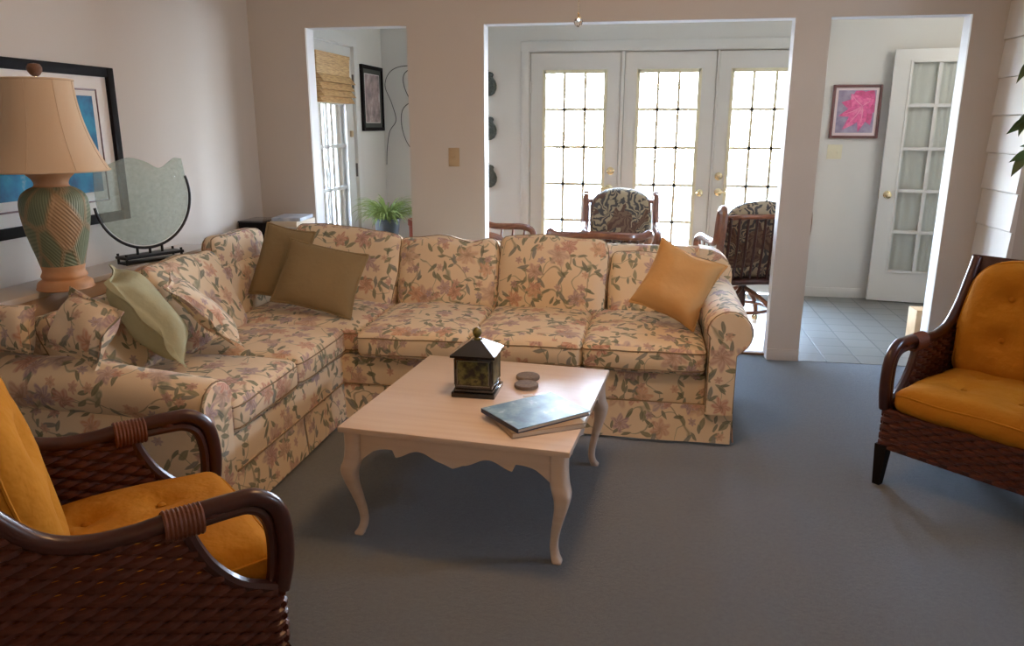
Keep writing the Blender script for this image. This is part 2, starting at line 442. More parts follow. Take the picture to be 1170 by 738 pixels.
def thing(name, label, cat, loc=(0, 0, 0), rz=0, group=None):
    o = bpy.data.objects.new(name, None); COL.objects.link(o); o.empty_display_size = .1
    o.location = loc; o.rotation_euler = (0, 0, rz); tag(o, label, cat, group); return o
def tag(o, label, cat, group=None):
    o['label'] = label; o['category'] = cat
    if group: o['group'] = group
    return o
def struct(name, mb, m, **kw):
    o = mb.build(name, m, **kw); o['kind'] = 'structure'; return o
def axes(c, u, v, w=None):
    """matrix with columns u, v, w at c (u, v made orthonormal)"""
    u = Vector(u).normalized(); w_ = u.cross(Vector(v)).normalized(); v_ = w_.cross(u)
    m = Matrix.Identity(4)
    for i, a in enumerate((u, v_, w_)):
        for j in range(3): m[j][i] = a[j]
    for j in range(3): m[j][3] = c[j]
    return m
def lk(o, **kw):
    for k, v in kw.items(): o[k] = v
    return o

# soft upholstered block, centred at the origin
def cushion_fn(hx, hy, hz, r, crown=(.03, .0), bulge=.012, seed=0, wr=.004, sag=None):
    off = Vector((seed*3.17, seed*1.31, seed*.77))
    def f(p):
        q = Vector((p[0]*hx, p[1]*hy, p[2]*hz))
        inn = Vector((max(-hx+r, min(hx-r, q.x)), max(-hy+r, min(hy-r, q.y)), max(-hz+r, min(hz-r, q.z))))
        d = q - inn
        if d.length > 1e-9: q = inn + d.normalized()*r*min(1, d.length/r*1.0 if d.length < r else 1)
        a = (1-(q.x/hx)**2); b = (1-(q.y/hy)**2); c = (1-(q.z/hz)**2)
        a, b, c = max(a, 0), max(b, 0), max(c, 0)
        e = max(0, q.z/hz); g = max(0, -q.z/hz)
        q = q + Vector((bulge*b*c*(q.x/hx), bulge*a*c*(q.y/hy), (crown[0]*e-crown[1]*g)*(a*b)**.6))
        n = noise.noise_vector(q*7+off)
        q = q + Vector(n)*wr*2
        if sag: q.z += sag(q.x/hx, q.y/hy)*(.5+.5*q.z/hz)
        return q
    return f
def cushion(mb, f, n=(16, 16, 6)):
    def ts(k):
        out = []
        for i in range(k+1):
            t = 2*i/k-1; out.append(math.copysign(1-(1-abs(t))**1.7, t))
        return out
    X, Y, Z = ts(n[0]), ts(n[1]), ts(n[2])
    def face(A, B, g):
        vs = [f(g(a, b)) for b in B for a in A]; na = len(A)
        fs = [(j*na+i, j*na+i+1, (j+1)*na+i+1, (j+1)*na+i) for j in range(len(B)-1) for i in range(na-1)]
        mb.add(vs, fs)
    for sgn in (-1, 1):
        face(X, Y, lambda a, b: (a, b, sgn)); face(X, Z, lambda a, b: (a, sgn, b)); face(Y, Z, lambda a, b: (sgn, a, b))
    return mb
def rim(f, zed, hx, hy, r, out=1.0, n=14):
    """piping path round the edge of a cushion at height zed (-1..1)"""
    pts = []
    for a, b, c, d in ((-1,-1,1,-1), (1,-1,1,1), (1,1,-1,1), (-1,1,-1,-1)):
        for i in range(n):
            t = i/n; t = .5-.5*math.cos(PI*t)
            x = a+(c-a)*t; y = b+(d-b)*t
            pts.append(f((x*out, y*out, zed)))
    return pts

def pillow(name, hu, hv, th, m, mtx, seed=0, flange=0.0, concave=.07, piping=None, uvoff=(0, 0), wr=.006, n=22, parent=None):
    mb = MB(); off = Vector((seed*2.3, seed*5.1, 1.7*seed))
    def outline(u, v):
        x = hu*u*(1-concave*(1-v*v)*abs(u)**2); y = hv*v*(1-concave*(1-u*u)*abs(v)**2)
        return x, y
    def P(u, v, sgn):
        fl = 1-flange
        uu, vv = min(1, abs(u)/fl), min(1, abs(v)/fl)
        h = (max(0, 1-uu**3.2)*max(0, 1-vv**3.2))**.55
        x, y = outline(u, v)
        w = noise.noise_vector(Vector((x*9, y*9, sgn*.6))+off)
        z = sgn*th*h + w[2]*wr*1.6 + (w[0]*wr*2.0*(1-h) if flange else 0)
        z += sgn*.002
        return Vector((x+w[0]*wr*.5, y+w[1]*wr*.5, z))
    def ts(k):
        return [math.copysign(1-(1-abs(2*i/k-1))**1.35, 2*i/k-1) for i in range(k+1)]
    T = ts(n)
    for sgn in (1, -1):
        mb.add([P(a, b, sgn) for b in T for a in T], [(j*(n+1)+i, j*(n+1)+i+1, (j+1)*(n+1)+i+1, (j+1)*(n+1)+i) for j in range(n) for i in range(n)])
    # close the rim
    ring = [(a, -1) for a in T[:-1]]+[(1, b) for b in T[:-1]]+[(a, 1) for a in T[:0:-1]]+[(-1, b) for b in T[:0:-1]]
    k = len(ring)
    mb.add([P(a, b, 1) for a, b in ring]+[P(a, b, -1) for a, b in ring], [(i, (i+1) % k, k+(i+1) % k, k+i) for i in range(k)])
    o = mb.build(name, m, parent, mtx=mtx, angle=75, uvoff=uvoff, weld=True)
    if piping:
        pm = MB(); pm.tube([(P(a, b, 1)+P(a, b, -1))/2 for a, b in ring], piping[1], 6, closed=True)
        pm.build('piping', piping[0], o)
    return o

# ------------------------------------------------------------------ the room shell
T_ = 2.06; WT = .13; CE = 2.44; YB = 2.03
def wallbox(*boxes):
    mb = MB()
    for lo, hi in boxes: mb.box(lo, hi)
    return mb
struct('floor', wallbox(((-2.75, -7.6, -.06), (2.9, .0, 0)), ((-2.22, 0, -.06), (-1.54, .10, 0)), ((-1.044, 0, -.06), (.798, .10, 0))), 'carpet', smooth=False)
struct('floor_sunroom', wallbox(((-2.55, .10, -.06), (.90, YB, .004))), 'sunroom_floor', smooth=False)
struct('floor_hall', wallbox(((.90, .0, -.06), (3.3, YB, .002))), 'grey_tile', smooth=False)
struct('trim_1', MB().box((-1.044, .085, 0), (.798, .135, .014), bev=.004), 'threshold_wood')
struct('ceiling', wallbox(((-2.75, -7.6, CE), (2.9, WT, CE+.1))), 'ceiling_paint', smooth=False)
struct('ceiling_sunroom', wallbox(((-2.55, WT, CE+.02), (3.3, YB+.13, CE+.1))), 'white_paint', smooth=False)
struct('wall_left', wallbox(((-2.75, -7.6, 0), (-2.61, .0, CE))), 'wall_paint', smooth=False)
# the partition: front skin painted beige, jambs and far side white
XS = [(-2.75, -2.22), (-1.54, -1.044), (.798, .993), (1.738, 3.32)]
mb = MB()
for a, b in XS: mb.box((a, 0, 0), (b, .02, CE))
for a, b in ((-2.22, -1.54), (-1.044, .798), (.993, 1.738)): mb.box((a, 0, T_), (b, .02, CE))
struct('wall_back', mb, 'wall_paint', smooth=False)
mb = MB()
for a, b in XS: mb.box((a, .02, 0), (b, WT, CE))
for a, b in ((-2.22, -1.54), (-1.044, .798), (.993, 1.738)): mb.box((a, .02, T_), (b, WT, CE))
struct('wall_back_inner', mb, 'jamb_paint', smooth=False)
struct('wall_left_sunroom', wallbox(((-2.55, WT, 0), (-2.42, .46, CE)), ((-2.55, 1.33, 0), (-2.42, YB, CE)), ((-2.55, .46, 2.08), (-2.42, 1.33, CE))), 'white_paint', smooth=False)
struct('wall_back_sunroom', wallbox(((-2.55, YB, 0), (-1.085, YB+.13, CE+.1)), ((1.345, YB, 0), (3.3, YB+.13, CE+.1)), ((-1.085, YB, 2.095), (1.345, YB+.13, CE+.1))), 'white_paint', smooth=False)
struct('wall_right_hall', wallbox(((3.2, WT, 0), (3.32, YB, CE+.1))), 'white_paint', smooth=False)
struct('wall_front', wallbox(((-2.75, -7.7, 0), (2.9, -7.58, CE))), 'wall_paint', smooth=False)
struct('wall_right', wallbox(((2.75, -7.6, 0), (2.9, -2.32, CE)), ((2.75, -1.68, 0), (2.9, -.45, CE)), ((2.75, -2.32, 0), (2.9, -1.68, 1.53)), ((2.75, -2.32, 1.83), (2.9, -1.68, CE)), ((1.94, -.45, 0), (2.9, 0, CE))), 'wall_paint', smooth=False)
# painted lap boards on the short return at the right corner
mb = MB(); z = .09
while z < CE-.01:
    z1 = min(z+.2035, CE)
    mb.prism([(1.94, z), (1.914, z), (1.911, z+.008), (1.922, z1-.004), (1.94, z1)], -.45, -.001, 1)
    z = z1
mb.box((1.912, -.45, 0), (1.94, -.001, .09))
struct('wall_right_boards', mb, 'siding_paint', smooth=False)
# baseboards
mb = MB()
for a, b in ((-2.61, -2.22), (-1.54, -1.044), (.798, .993), (1.738, 1.91)): mb.box((a, -.012, 0), (b, 0, .075), bev=.003)
struct('baseboard_back', mb, 'wall_paint')
struct('baseboard_left', MB().box((-2.61, -7.5, 0), (-2.598, -.012, .075), bev=.003), 'wall_paint')
struct('baseboard_hall', MB().box((1.40, YB-.013, 0), (3.2, YB, .085), bev=.003), 'white_paint')
# unseen window added in the right wall to bring in side daylight
wn = bpy.data.objects.new('added_window_1', None); COL.objects.link(wn); wn['kind'] = 'structure'; wn.location = (2.82, -2.0, 1.68); wn.scale = (1, 1, .5)
mb = MB()
for lo, hi in (((-.03, -.32, -.30), (.03, -.28, .30)), ((-.03, .28, -.30), (.03, .32, .30)), ((-.03, -.28, -.30), (.03, .28, -.26)), ((-.03, -.28, .26), (.03, .28, .30)), ((-.02, -.28, -.012), (.02, .28, .012))): mb.box(lo, hi)
mb.build('added_window_frame', 'trim_paint', wn, smooth=False)
MB().box((-.003, -.285, -.265), (.003, .285, .265)).build('glass_pane', 'window_glass', wn, smooth=False)
# french door casing
mb = MB()
mb.box((-1.14, YB-.018, 0), (-1.066, YB, 2.16), bev=.005); mb.box((1.33, YB-.018, 0), (1.404, YB, 2.16), bev=.005)
mb.box((-1.14, YB-.020, 2.075), (1.404, YB, 2.16), bev=.005)
mb.box((-1.085, YB, 0), (-1.06, YB+.13, 2.095)); mb.box((1.325, YB, 0), (1.345, YB+.13, 2.095)); mb.box((-1.085, YB, 2.07), (1.345, YB+.13, 2.095))
mb.box((-.272, YB-.004, 0), (-.240, YB+.13, 2.075), bev=.004); mb.box((.528, YB-.001, 0), (.546, YB+.13, 2.075), bev=.004)
mb.box((-1.066, YB+.056, 2.03), (1.33, YB+.075, 2.08)); mb.box((-1.066, YB+.056, 0), (-1.03, YB+.075, 2.08)); mb.box((1.30, YB+.056, 0), (1.33, YB+.075, 2.08)); mb.box((-.295, YB+.056, 0), (-.215, YB+.075, 2.08)); mb.box((.505, YB+.056, 0), (.57, YB+.075, 2.08)); mb.box((-1.066, YB+.056, 0), (1.33, YB+.075, .02))
struct('trim_2', mb, 'trim_paint')

def lite_door(name, n, x0, x1, gx0, gx1, gz, rows, cols, z1=2.062, muntin='lite_frame', mun_w=.024, frame_w=.030, hinge=False):
    """a glazed door leaf in the x-z plane, front face at local y = 0, thickness .042"""
    d = .042; root = bpy.data.objects.new(name, None); COL.objects.link(root); root['kind'] = 'structure'
    b = MB(); zb = .012; g0, g1 = gz
    b.box((x0, 0, zb), (gx0, d, z1)); b.box((gx1, 0, zb), (x1, d, z1)); b.box((gx0, 0, zb), (gx1, d, g0)); b.box((gx0, 0, g1), (gx1, d, z1))
    lk(b.build('door_leaf', 'door_paint', root, smooth=False), kind='structure')
    f = MB(); w = frame_w
    for a in (0, 1):
        ya, yb = ((-.009, .008), (d-.008, d+.006))[a]
        f.box((gx0-.008, ya, g0-.008), (gx0+w-.008, yb, g1+.008), bev=.003); f.box((gx1-w+.008, ya, g0-.008), (gx1+.008, yb, g1+.008), bev=.003)
        f.box((gx0, ya, g0-.008), (gx1, yb, g0+w-.008), bev=.003); f.box((gx0, ya, g1-w+.008), (gx1, yb, g1+.008), bev=.003)
    f.build('lite_frame', muntin, root)
    m_ = MB()
    for i in range(1, cols):
        x = gx0+(gx1-gx0)*i/cols; m_.box((x-mun_w/2, .010, g0), (x+mun_w/2, d-.008, g1))
    for j in range(1, rows):
        z = g0+(g1-g0)*j/rows; m_.box((gx0, .010, z-mun_w/2), (gx1, d-.008, z+mun_w/2))
    m_.build('muntins', muntin, root, smooth=False)
    MB().box((gx0-.004, .019, g0-.004), (gx1+.004, .023, g1+.004)).build('glass_pane', 'window_glass', root, smooth=False)
    return root
def knob(parent, x, z, name='door_knob', y=0, m='brass'):
    b = MB(); T = Matrix.Translation((x, y, z)) @ Matrix.Rotation(R(90), 4, 'X')
    b.lathe([(0, 0), (.032, 0), (.032, .006), (.024, .010), (.011, .014), (.010, .034), (.022, .042), (.028, .054), (.025, .064), (.014, .070), (0, .071)], 20, T)
    return b.build(name, m, parent)
def lever(parent, x, z, sgn, name='door_lever', m='brass'):
    b = MB(); T = Matrix.Translation((x, 0, z)) @ Matrix.Rotation(R(90), 4, 'X')
    b.lathe([(0, 0), (.033, 0), (.033, .006), (.022, .011), (.012, .014), (.011, .045), (0, .046)], 20, T)
    b.tube(smooth_path([(x, -.042, z), (x+sgn*.03, -.046, z+.003), (x+sgn*.07, -.044, z+.002), (x+sgn*.105, -.042, z-.006)], 4), [.010]*4+[.009]*4+[.007]*4+[.006], 8)
    return b.build(name, m, parent)
def bolt(parent, x, z):
    b = MB(); T = Matrix.Translation((x, 0, z)) @ Matrix.Rotation(R(90), 4, 'X')
    b.lathe([(0, 0), (.034, 0), (.034, .008), (.027, .014), (.014, .018), (0, .018)], 20, T)
    b.box((x-.004, -.030, z-.014), (x+.004, -.016, z+.014), bev=.002)
    return b.build('deadbolt', 'brass', parent)
GZ = (.30, 1.915)
for i, (x0, x1, a, b) in enumerate(((-1.056, -.276, -.942, -.395), (-.236, .525, -.128, .400), (.549, 1.322, .655, 1.205))):
    d = lite_door(f'door_{i+1}', i+1, x0, x1, a, b, GZ, 5, 3)
    d.location = (0, YB+.012, 0)
    if i == 0:
        lever(d, -.345, .915, -1); bolt(d, -.335, 1.065)
        hb = MB()
        for z in (.25, 1.10, 1.78): hb.box((-1.064, -.006, z-.05), (-1.048, .004, z+.05), bev=.002)
        hb.build('hinge', 'door_paint', d)
    if i == 1: knob(d, .445, .885)
    if i == 2: lever(d, .605, .895, 1); bolt(d, .60, 1.03)
# left sunroom door with the bamboo blind: local x runs along world +y
d4 = lite_door('door_4', 4, .478, 1.318, .592, 1.165, (.30, 1.955), 5, 3, muntin='door_paint', mun_w=.024)
for k in range(5):
    x0 = .60+.118*k
    st = MB(); st.grid(lambda u, v: (x0+.085*u, .052+.008*math.sin(u*PI), .25+1.72*v), 6, 2); st.grid(lambda u, v: (x0+.085*u, .054+.008*math.sin(u*PI), .25+1.72*v), 6, 2)
    st.build('blind_slat', 'tan_slat', d4)
d4.matrix_world = axes((-2.425, 0, 0), (0, 1, 0), (-1, 0, 0)) if False else Matrix(((0, -1, 0, -2.432), (1, 0, 0, 0), (0, 0, 1, 0), (0, 0, 0, 1)))
hb = MB()
for z in (.25, 1.09, 1.80): hb.box((1.318, -.018, z-.055), (1.342, .004, z+.055), bev=.002)
hb.build('hinge', 'dark_hinge', d4)
MB().box((1.225, -.02, 1.36), (1.255, .002, 1.41), bev=.004).build('door_latch', 'tan_plate', d4)
mb = MB()
mb.box((-2.42, .41, 0), (-2.404, .475, 2.15), bev=.004); mb.box((-2.42, 1.32, 0), (-2.404, 1.385, 2.15), bev=.004); mb.box((-2.42, .41, 2.07), (-2.402, 1.385, 2.15), bev=.004)
mb.box((-2.55, .46, 0), (-2.42, .476, 2.08)); mb.box((-2.55, 1.32, 0), (-2.42, 1.33, 2.08)); mb.box((-2.55, .46, 2.066), (-2.42, 1.33, 2.08))
struct('trim_3', mb, 'trim_paint')
# bamboo roman blind
bl = thing('bamboo_blind', 'folded tan bamboo roman blind on the glass door at far left', 'blind', (-2.42, .86, 1.62))
mb = MB()
def blind_fold(z0, z1, out0, out1):
    mb.prism([(0, z0), (out0, z0), (out1, z1), (0, z1)], -.315, .315, 1)
blind_fold(.20, .345, .026, .030)
for k, (z0, z1) in enumerate(((.145, .205), (.095, .155), (.045, .105), (.0, .055))): blind_fold(z0, z1, .078-.012*(k % 2), .030)
mb.build('folded_slats', 'bamboo', bl, smooth=False)
MB().box((-.0, -.32, .335), (.034, .32, .36), bev=.004).build('head_rail', 'bamboo', bl)

# open ten-lite door in the hall
hd = lite_door('door_5', 5, 0, .67, .125, .545, (.262, 1.955), 5, 2, z1=2.045, muntin='door_paint', mun_w=.026, frame_w=.02)
hd.location = (1.893, 1.925, 0); hd.rotation_euler = (0, 0, R(-9))
knob(hd, .062, .905)
MB().box((-.0015, .008, .87), (.001, .034, .94)).build('latch_plate', 'brass', hd, smooth=False)
mb = MB()
def curt(u, v):
    x = .10+.47*u; z = .22+1.78*v
    return (x, .052+.0022*math.sin(u*52+2*math.sin(u*9)), z)
mb.grid(curt, 90, 3); mb.grid(lambda u, v: Vector(curt(u, v))+Vector((0, .002, 0)), 90, 3)
mb.build('sheer_curtain', 'sheer', hd)

# ------------------------------------------------------------------ outside
struct('ground_outside', wallbox(((-14, YB+.13, -.25), (14, 26, -.15)), ((-14, -4, -.25), (-2.75, YB+.13, -.15))), 'outside_ground', smooth=False)
def bush(loc, r, label):
    o = MB(); rnd = random.Random(3)
    for k in range(420):
        a = rnd.uniform(0, 2*PI); e = math.asin(rnd.uniform(-.1, 1)); q = r*rnd.uniform(.55, 1)
        c = Vector((math.cos(a)*math.cos(e)*q, math.sin(a)*math.cos(e)*q, math.sin(e)*q*.8))
        u = Vector((rnd.uniform(-1, 1), rnd.uniform(-1, 1), rnd.uniform(-1, 1))).normalized(); v = u.orthogonal().normalized()
        s = .07*r*2
        o.add([c-u*s, c+v*s*.5, c+u*s, c-v*s*.5, c+u.cross(v)*s*.12], [(0, 1, 4), (1, 2, 4), (2, 3, 4), (3, 0, 4)])
    t = thing('bush', label, 'bush', loc)
    o.build('foliage', 'bush_leaf', t)
    MB().tube([(0, 0, 0), (.02, 0, r*.3), (0, .02, r*.6)], .03, 6).build('stem', 'bark', t)
bush((-1.05, 8.0, -.15), .42, 'washed-out grey bush seen through the leftmost French door pane')
bush((-.1, 8.3, -.15), .36, 'smaller faded bush beside the grey one beyond the left French door')
fe = thing('fence', 'sunlit tan board fence outside the far left glass door', 'fence', (-3.9, 1.3, -.15))
fb = MB()
for k in range(16): fb.box((0, -2.0+k*.26, 0), (.022, -2.0+k*.26+.19, 2.3), bev=.004)
fb.build('fence_boards', 'fence_wood', fe)
MB().box((-.05, -2.1, .5), (0, 2.3, .6)).box((-.05, -2.1, 1.8), (0, 2.3, 1.9)).build('fence_rails', 'fence_wood', fe, smooth=False)

# ------------------------------------------------------------------ sectional sofa
FL = 'floral_cotton'
sofa = thing('sectional_sofa', 'large L-shaped cream sectional sofa in floral cotton against the partition', 'sofa', (-1.2, -1.1, 0))
SO = Vector((1.2, 1.1, 0))
def sp(mb, name, m=FL, parent=None, mtx=None, **kw):
    """sofa part given in room coordinates"""
    T = Matrix.Translation(SO)
    if mtx is not None: return mb.build(name, m, parent or sofa, mtx=T @ mtx, **kw)
    return mb.build(name, m, parent or sofa, mtx=T, **kw)
# frames
mb = MB(); mb.box((-1.48, -1.452, .17), (.305, -.50, .335), bev=.02)
sp(mb, 'base_frame')
mb = MB(); mb.box((-2.25, -2.50, .17), (-1.475, -.50, .335), bev=.02)
sp(mb, 'base_frame', uvoff=(.3, .2))
def backprof(x0, x1, y0, y1, ztop, axis):
    mb = MB(); pr = []
    r = (y1-y0)/2
    pr = [(y0, .16), (y1, .16)]+[(y0+r+r*math.cos(a), ztop-r+r*math.sin(a)) for a in [PI*i/10 for i in range(11)]]
    mb.prism(pr, x0, x1, axis); return mb
sp(backprof(-2.12, .30, -.60, -.45, .80, 0), 'back_frame', angle=60)
# rounded shoulder closing the back over the right arm
mb = MB(); mb.prism([(.30, .16), (.44, .16), (.465, .45), (.48, .60), (.482, .655), (.472, .700), (.450, .738), (.415, .768), (.37, .789), (.30, .798)], -.60, -.45, 1)
sp(mb, 'back_shoulder', angle=50)
mb = MB(); pr = [(-2.29, .16), (-2.13, .16)]+[(-2.21+.08*math.cos(a), .70+.06*math.sin(a)) for a in [PI*i/10 for i in range(11)]]
mb.prism(pr, -2.50, -.45, 1); sp(mb, 'back_frame', angle=60)
# arms: scroll profile
def scroll(c0, c1, r, inner, outer, zb):
    """profile in (across, z); inner/outer across coordinates of the panel"""
    s = 1 if outer > inner else -1
    pts = [(inner, zb), (inner, c1-.2*r)]
    a0 = PI if s > 0 else 0
    for i in range(15):
        a = a0-s*(1.30*PI)*i/14
        pts.append((c0+r*math.cos(a), c1+r*math.sin(a)))
    pts += [(outer, c1-r*1.05), (outer, zb)]
    return pts
def arm(pr, a0, a1, axis, front, name='arm', drop=0, **kw):
    mb = MB(); n = len(pr); cx = sum(p[0] for p in pr)/n; cz = sum(p[1] for p in pr)/n
    d = 1 if a1 > a0 else -1      # a0 is the front end
    rings = [(a0+d*0, .93), (a0+d*.006, .965), (a0+d*.018, .99), (a0+d*.04, 1.0)]
    L = abs(a1-a0)
    rings += [(a0+d*(.04+(L-.04)*k/10), 1.0) for k in range(1, 11)]
    vs = []; uvs = []; cum = [0]
    for p, q in zip(pr, pr[1:]): cum.append(cum[-1]+math.hypot(q[0]-p[0], q[1]-p[1]))
    for t, s in rings:
        for i, p in enumerate(pr):
            uvs.append((t, cum[i]))
            q = (cx+(p[0]-cx)*s, cz+(p[1]-cz)*(s if p[1] > .3 else 1))
            v = Vector((t, q[0], q[1]) if axis == 0 else (q[0], t, q[1]))
            if p[1] > .3: v.z -= drop*max(0, 1-abs(t-a0)/.5)*(p[1]-.3)/.35
            nn = noise.noise_vector(v*6)
            vs.append(v+Vector(nn)*.006)
    m = len(rings); fs = []
    for j in range(m-1):
        for i in range(n): fs.append((j*n+i, j*n+(i+1) % n, (j+1)*n+(i+1) % n, (j+1)*n+i))
    fs += [tuple(range(n)), tuple((m-1)*n+i for i in range(n))]
    mb.add(vs, fs); mb.uvs = uvs
    o = sp(mb, name, angle=55, **kw)
    w = MB(); pth = [Vector((0, 0, -drop*max(0, p[1]-.3)/.35))+Vector((a0+d*.006, cx+(p[0]-cx)*.975, cz+(p[1]-cz)*.975) if axis == 0 else (cx+(p[0]-cx)*.975, a0+d*.006, cz+(p[1]-cz)*.975)) for p in pr]
    w.tube(pth, .0032, 6)
    w.build('piping', 'seam_cord', o)
    return o
arm(scroll(.392, .553, .102, .305, .428, .165), -1.502, -.50, 1, None)
arm(scroll(-2.592, .535, .100, -2.505, -2.672, .165), -1.462, -2.29, 0, None, drop=.055, uvoff=(.45, .1))
w_ = MB(); w_.tube([(-1.47, -1.462, .197), (.305, -1.462, .197)], .0035, 6); w_.tube([(-1.465, -1.45, .197), (-1.465, -2.50, .197)], .0035, 6)
sp(w_, 'skirt_welt', 'seam_cord')
# skirts with kick pleats
def skirt(p0, p1, out, h=(.016, .195), name='skirt', flare=.018, seed=0):
    p0, p1, out = Vector((*p0, 0)), Vector((*p1, 0)), Vector(out).normalized(); mb = MB(); L = (p1-p0).length; n = max(4, int(L/.04))
    def f(off):
        def g(u, v):
            z = h[0]+(h[1]-h[0])*v
            w = noise.noise(Vector((u*L*3+seed, seed*2.1, 0)))*.012*(1-v)
            q = p0.lerp(p1, u)+out*(flare*(1-v)**1.3+w+off); return (q.x, q.y, z)
        return g
    mb.grid(f(0), n, 6); mb.grid(f(-.006), n, 6)
    for v in (0, 1):
        a = f(0); b = f(-.006); vs = [a(i/(n-1), v) for i in range(n)]+[b(i/(n-1), v) for i in range(n)]
        mb.add(vs, [(i, i+1, n+i+1, n+i) for i in range(n-1)])
    for u in (0, 1):
        a = f(0); b = f(-.006); vs = [a(u, j/5) for j in range(6)]+[b(u, j/5) for j in range(6)]
        mb.add(vs, [(j, j+1, 6+j+1, 6+j) for j in range(5)])
    return sp(mb, name, angle=60, weld=True, uvoff=(seed*.3, 0))
skirt((-1.474, -1.458), (-.55, -1.456), (0, -1, 0), seed=1)
skirt((-.545, -1.456), (.428, -1.470), (0, -1, 0), seed=2)
skirt((.432, -1.462), (.432, -.50), (1, 0, 0), seed=3)
skirt((-1.470, -2.69), (-1.470, -1.93), (1, 0, 0), seed=4)
skirt((-1.468, -1.915), (-1.468, -1.435), (1, 0, 0), seed=5)
skirt((-1.475, -2.69), (-2.28, -2.69), (0, -1, 0), seed=6)
# seat cushions
def seat(cx, cy, hx, hy, zc=.402, hz=.068, seed=0, crown=.030, uvoff=(0, 0), rot=0, pipe=True):
    f = cushion_fn(hx, hy, hz, .034, (crown, .0), .010, seed, .003)
    m = Matrix.Translation((cx, cy, zc)) @ Matrix.Rotation(R(rot), 4, 'Z')
    o = sp(cushion(MB(), f), 'seat_cushion', mtx=m, uvoff=uvoff, angle=80, weld=True)
    for zed in (.62, -.62):
        p = MB(); q = rim(f, zed, hx, hy, .034)
        p.tube([v*1.0+Vector((v.x, v.y, 0)).normalized()*.001 for v in q], .0030, 6, closed=True)
        p.build('piping', 'seam_cord', o)
    return o
seat(-1.103, -1.125, .283, .360, seed=1, uvoff=(.1, .3))
seat(-.545, -1.125, .275, .358, seed=2, uvoff=(.9, 1.1))
seat(.014, -1.122, .283, .360, seed=3, uvoff=(1.7, .4))
seat(-1.765, -2.224, .305, .270, seed=4, uvoff=(.5, 1.9))
seat(-1.765, -1.684, .305, .268, seed=5, uvoff=(1.3, 2.3))
seat(-1.765, -1.03, .37, .38, seed=6, zc=.398, uvoff=(2.3, .3))
# back cushions
def backc(bl, br, tl, tr, depth, seed, uvoff=(0, 0), sag=None, name='back_cushion', fwd=(0, -1, 0), crown=.035):
    """bl, br, tl, tr: corners of the front face in room coordinates"""
    bl, br, tl, tr = (Vector(v) for v in (bl, br, tl, tr))
    u = ((br-bl)+(tr-tl))/2; v = ((tl-bl)+(tr-br))/2; c = (bl+br+tl+tr)/4
    m = axes(c, u, v); w = Vector((m[0][2], m[1][2], m[2][2]))
    m = axes(c-w*depth/2, u, v)
    f = cushion_fn(u.length/2, v.length/2, depth/2, .05, (crown, .02), .012, seed, .006, None)
    g = f
    if sag:
        def g(p):
            q = f(p); t = max(0, p[1]); q.y += sag(p[0])*t*t; return q
    o = sp(cushion(MB(), g, (16, 14, 8)), name, mtx=m, uvoff=uvoff, angle=80, weld=True)
    for zed in (.55, -.55):
        p = MB(); p.tube(rim(g, zed, 1, 1, 1), .0030, 6, closed=True); p.build('piping', 'seam_cord', o)
    return o
backc((-1.385, -.86, .445), (-.815, -.86, .445), (-1.385, -.74, .842), (-.800, -.74, .850), .145, 11, (.2, .1), sag=lambda x: -.030*math.exp(-((x-.45)/.28)**2))
backc((-.80, -.87, .435), (-.215, -.87, .425), (-.80, -.75, .870), (-.205, -.75, .852), .145, 12, (1.05, .1), sag=lambda x: .006*math.cos(x*2))
backc((-.185, -.85, .435), (.395, -.85, .435), (-.185, -.74, .805), (.40, -.74, .770), .145, 13, (1.9, .15), sag=lambda x: -.05*max(0, x-.45)**1.5*2)
# loose corner cushion, tilted
backc((-2.03, -.865, .47), (-1.395, -.885, .465), (-2.06, -.715, .935), (-1.392, -.755, .838), .13, 14, (2.9, .4))
# left section back cushions (face +x)
backc((-2.17, -.86, .46), (-2.12, -1.36, .46), (-2.215, -.80, .885), (-2.19, -1.335, .905), .11, 15, (.6, 1.4)) if False else None
backc((-2.135, -1.36, .46), (-2.135, -.84, .46), (-2.175, -1.345, .895), (-2.175, -.84, .885), .09, 15, (.6, 1.4), crown=.008)
backc((-1.94, -1.96, .475), (-1.97, -1.38, .465), (-2.13, -2.02, .865), (-2.13, -1.43, .860), .12, 16, (1.5, 1.7))
backc((-1.99, -2.48, .475), (-1.99, -1.99, .475), (-2.15, -2.56, .775), (-2.15, -2.03, .795), .12, 17, (2.4, 1.2))

# ------------------------------------------------------------------ loose pillows
def pil(name, label, bl, br, tl, tr, th, m, seed, piping=None, group='throw pillows on the sofa', **kw):
    bl, br, tl, tr = (Vector(v) for v in (bl, br, tl, tr))
    u = ((br-bl)+(tr-tl))/2; v = ((tl-bl)+(tr-br))/2; c = (bl+br+tl+tr)/4
    o = pillow(name, u.length/2, v.length/2, th, m, axes(c, u, v), seed, piping=piping, **kw)
    return tag(o, label, 'pillow', group)
pil('throw_pillow', 'olive pillow leaning into the sofa corner behind another', (-2.065, -1.165, .56), (-1.79, -1.165, .53), (-2.085, -1.015, .945), (-1.81, -1.03, .885), .045, 'olive_cloth', 1, ('olive_cloth', .008))
pil('throw_pillow', 'olive brown pillow at the front of the corner pair', (-1.935, -1.285, .555), (-1.480, -1.305, .500), (-1.845, -1.14, .880), (-1.430, -1.14, .780), .055, 'olive_cloth', 2, ('olive_cloth', .008))
pil('throw_pillow', 'mustard gold pillow standing on its corner by the right arm', (-.112, -1.187, .634), (.216, -1.272, .524), (.128, -1.077, .902), (.428, -1.137, .767), .074, 'gold_cloth', 3, ('gold_cloth', .006), concave=.13, wr=.014)
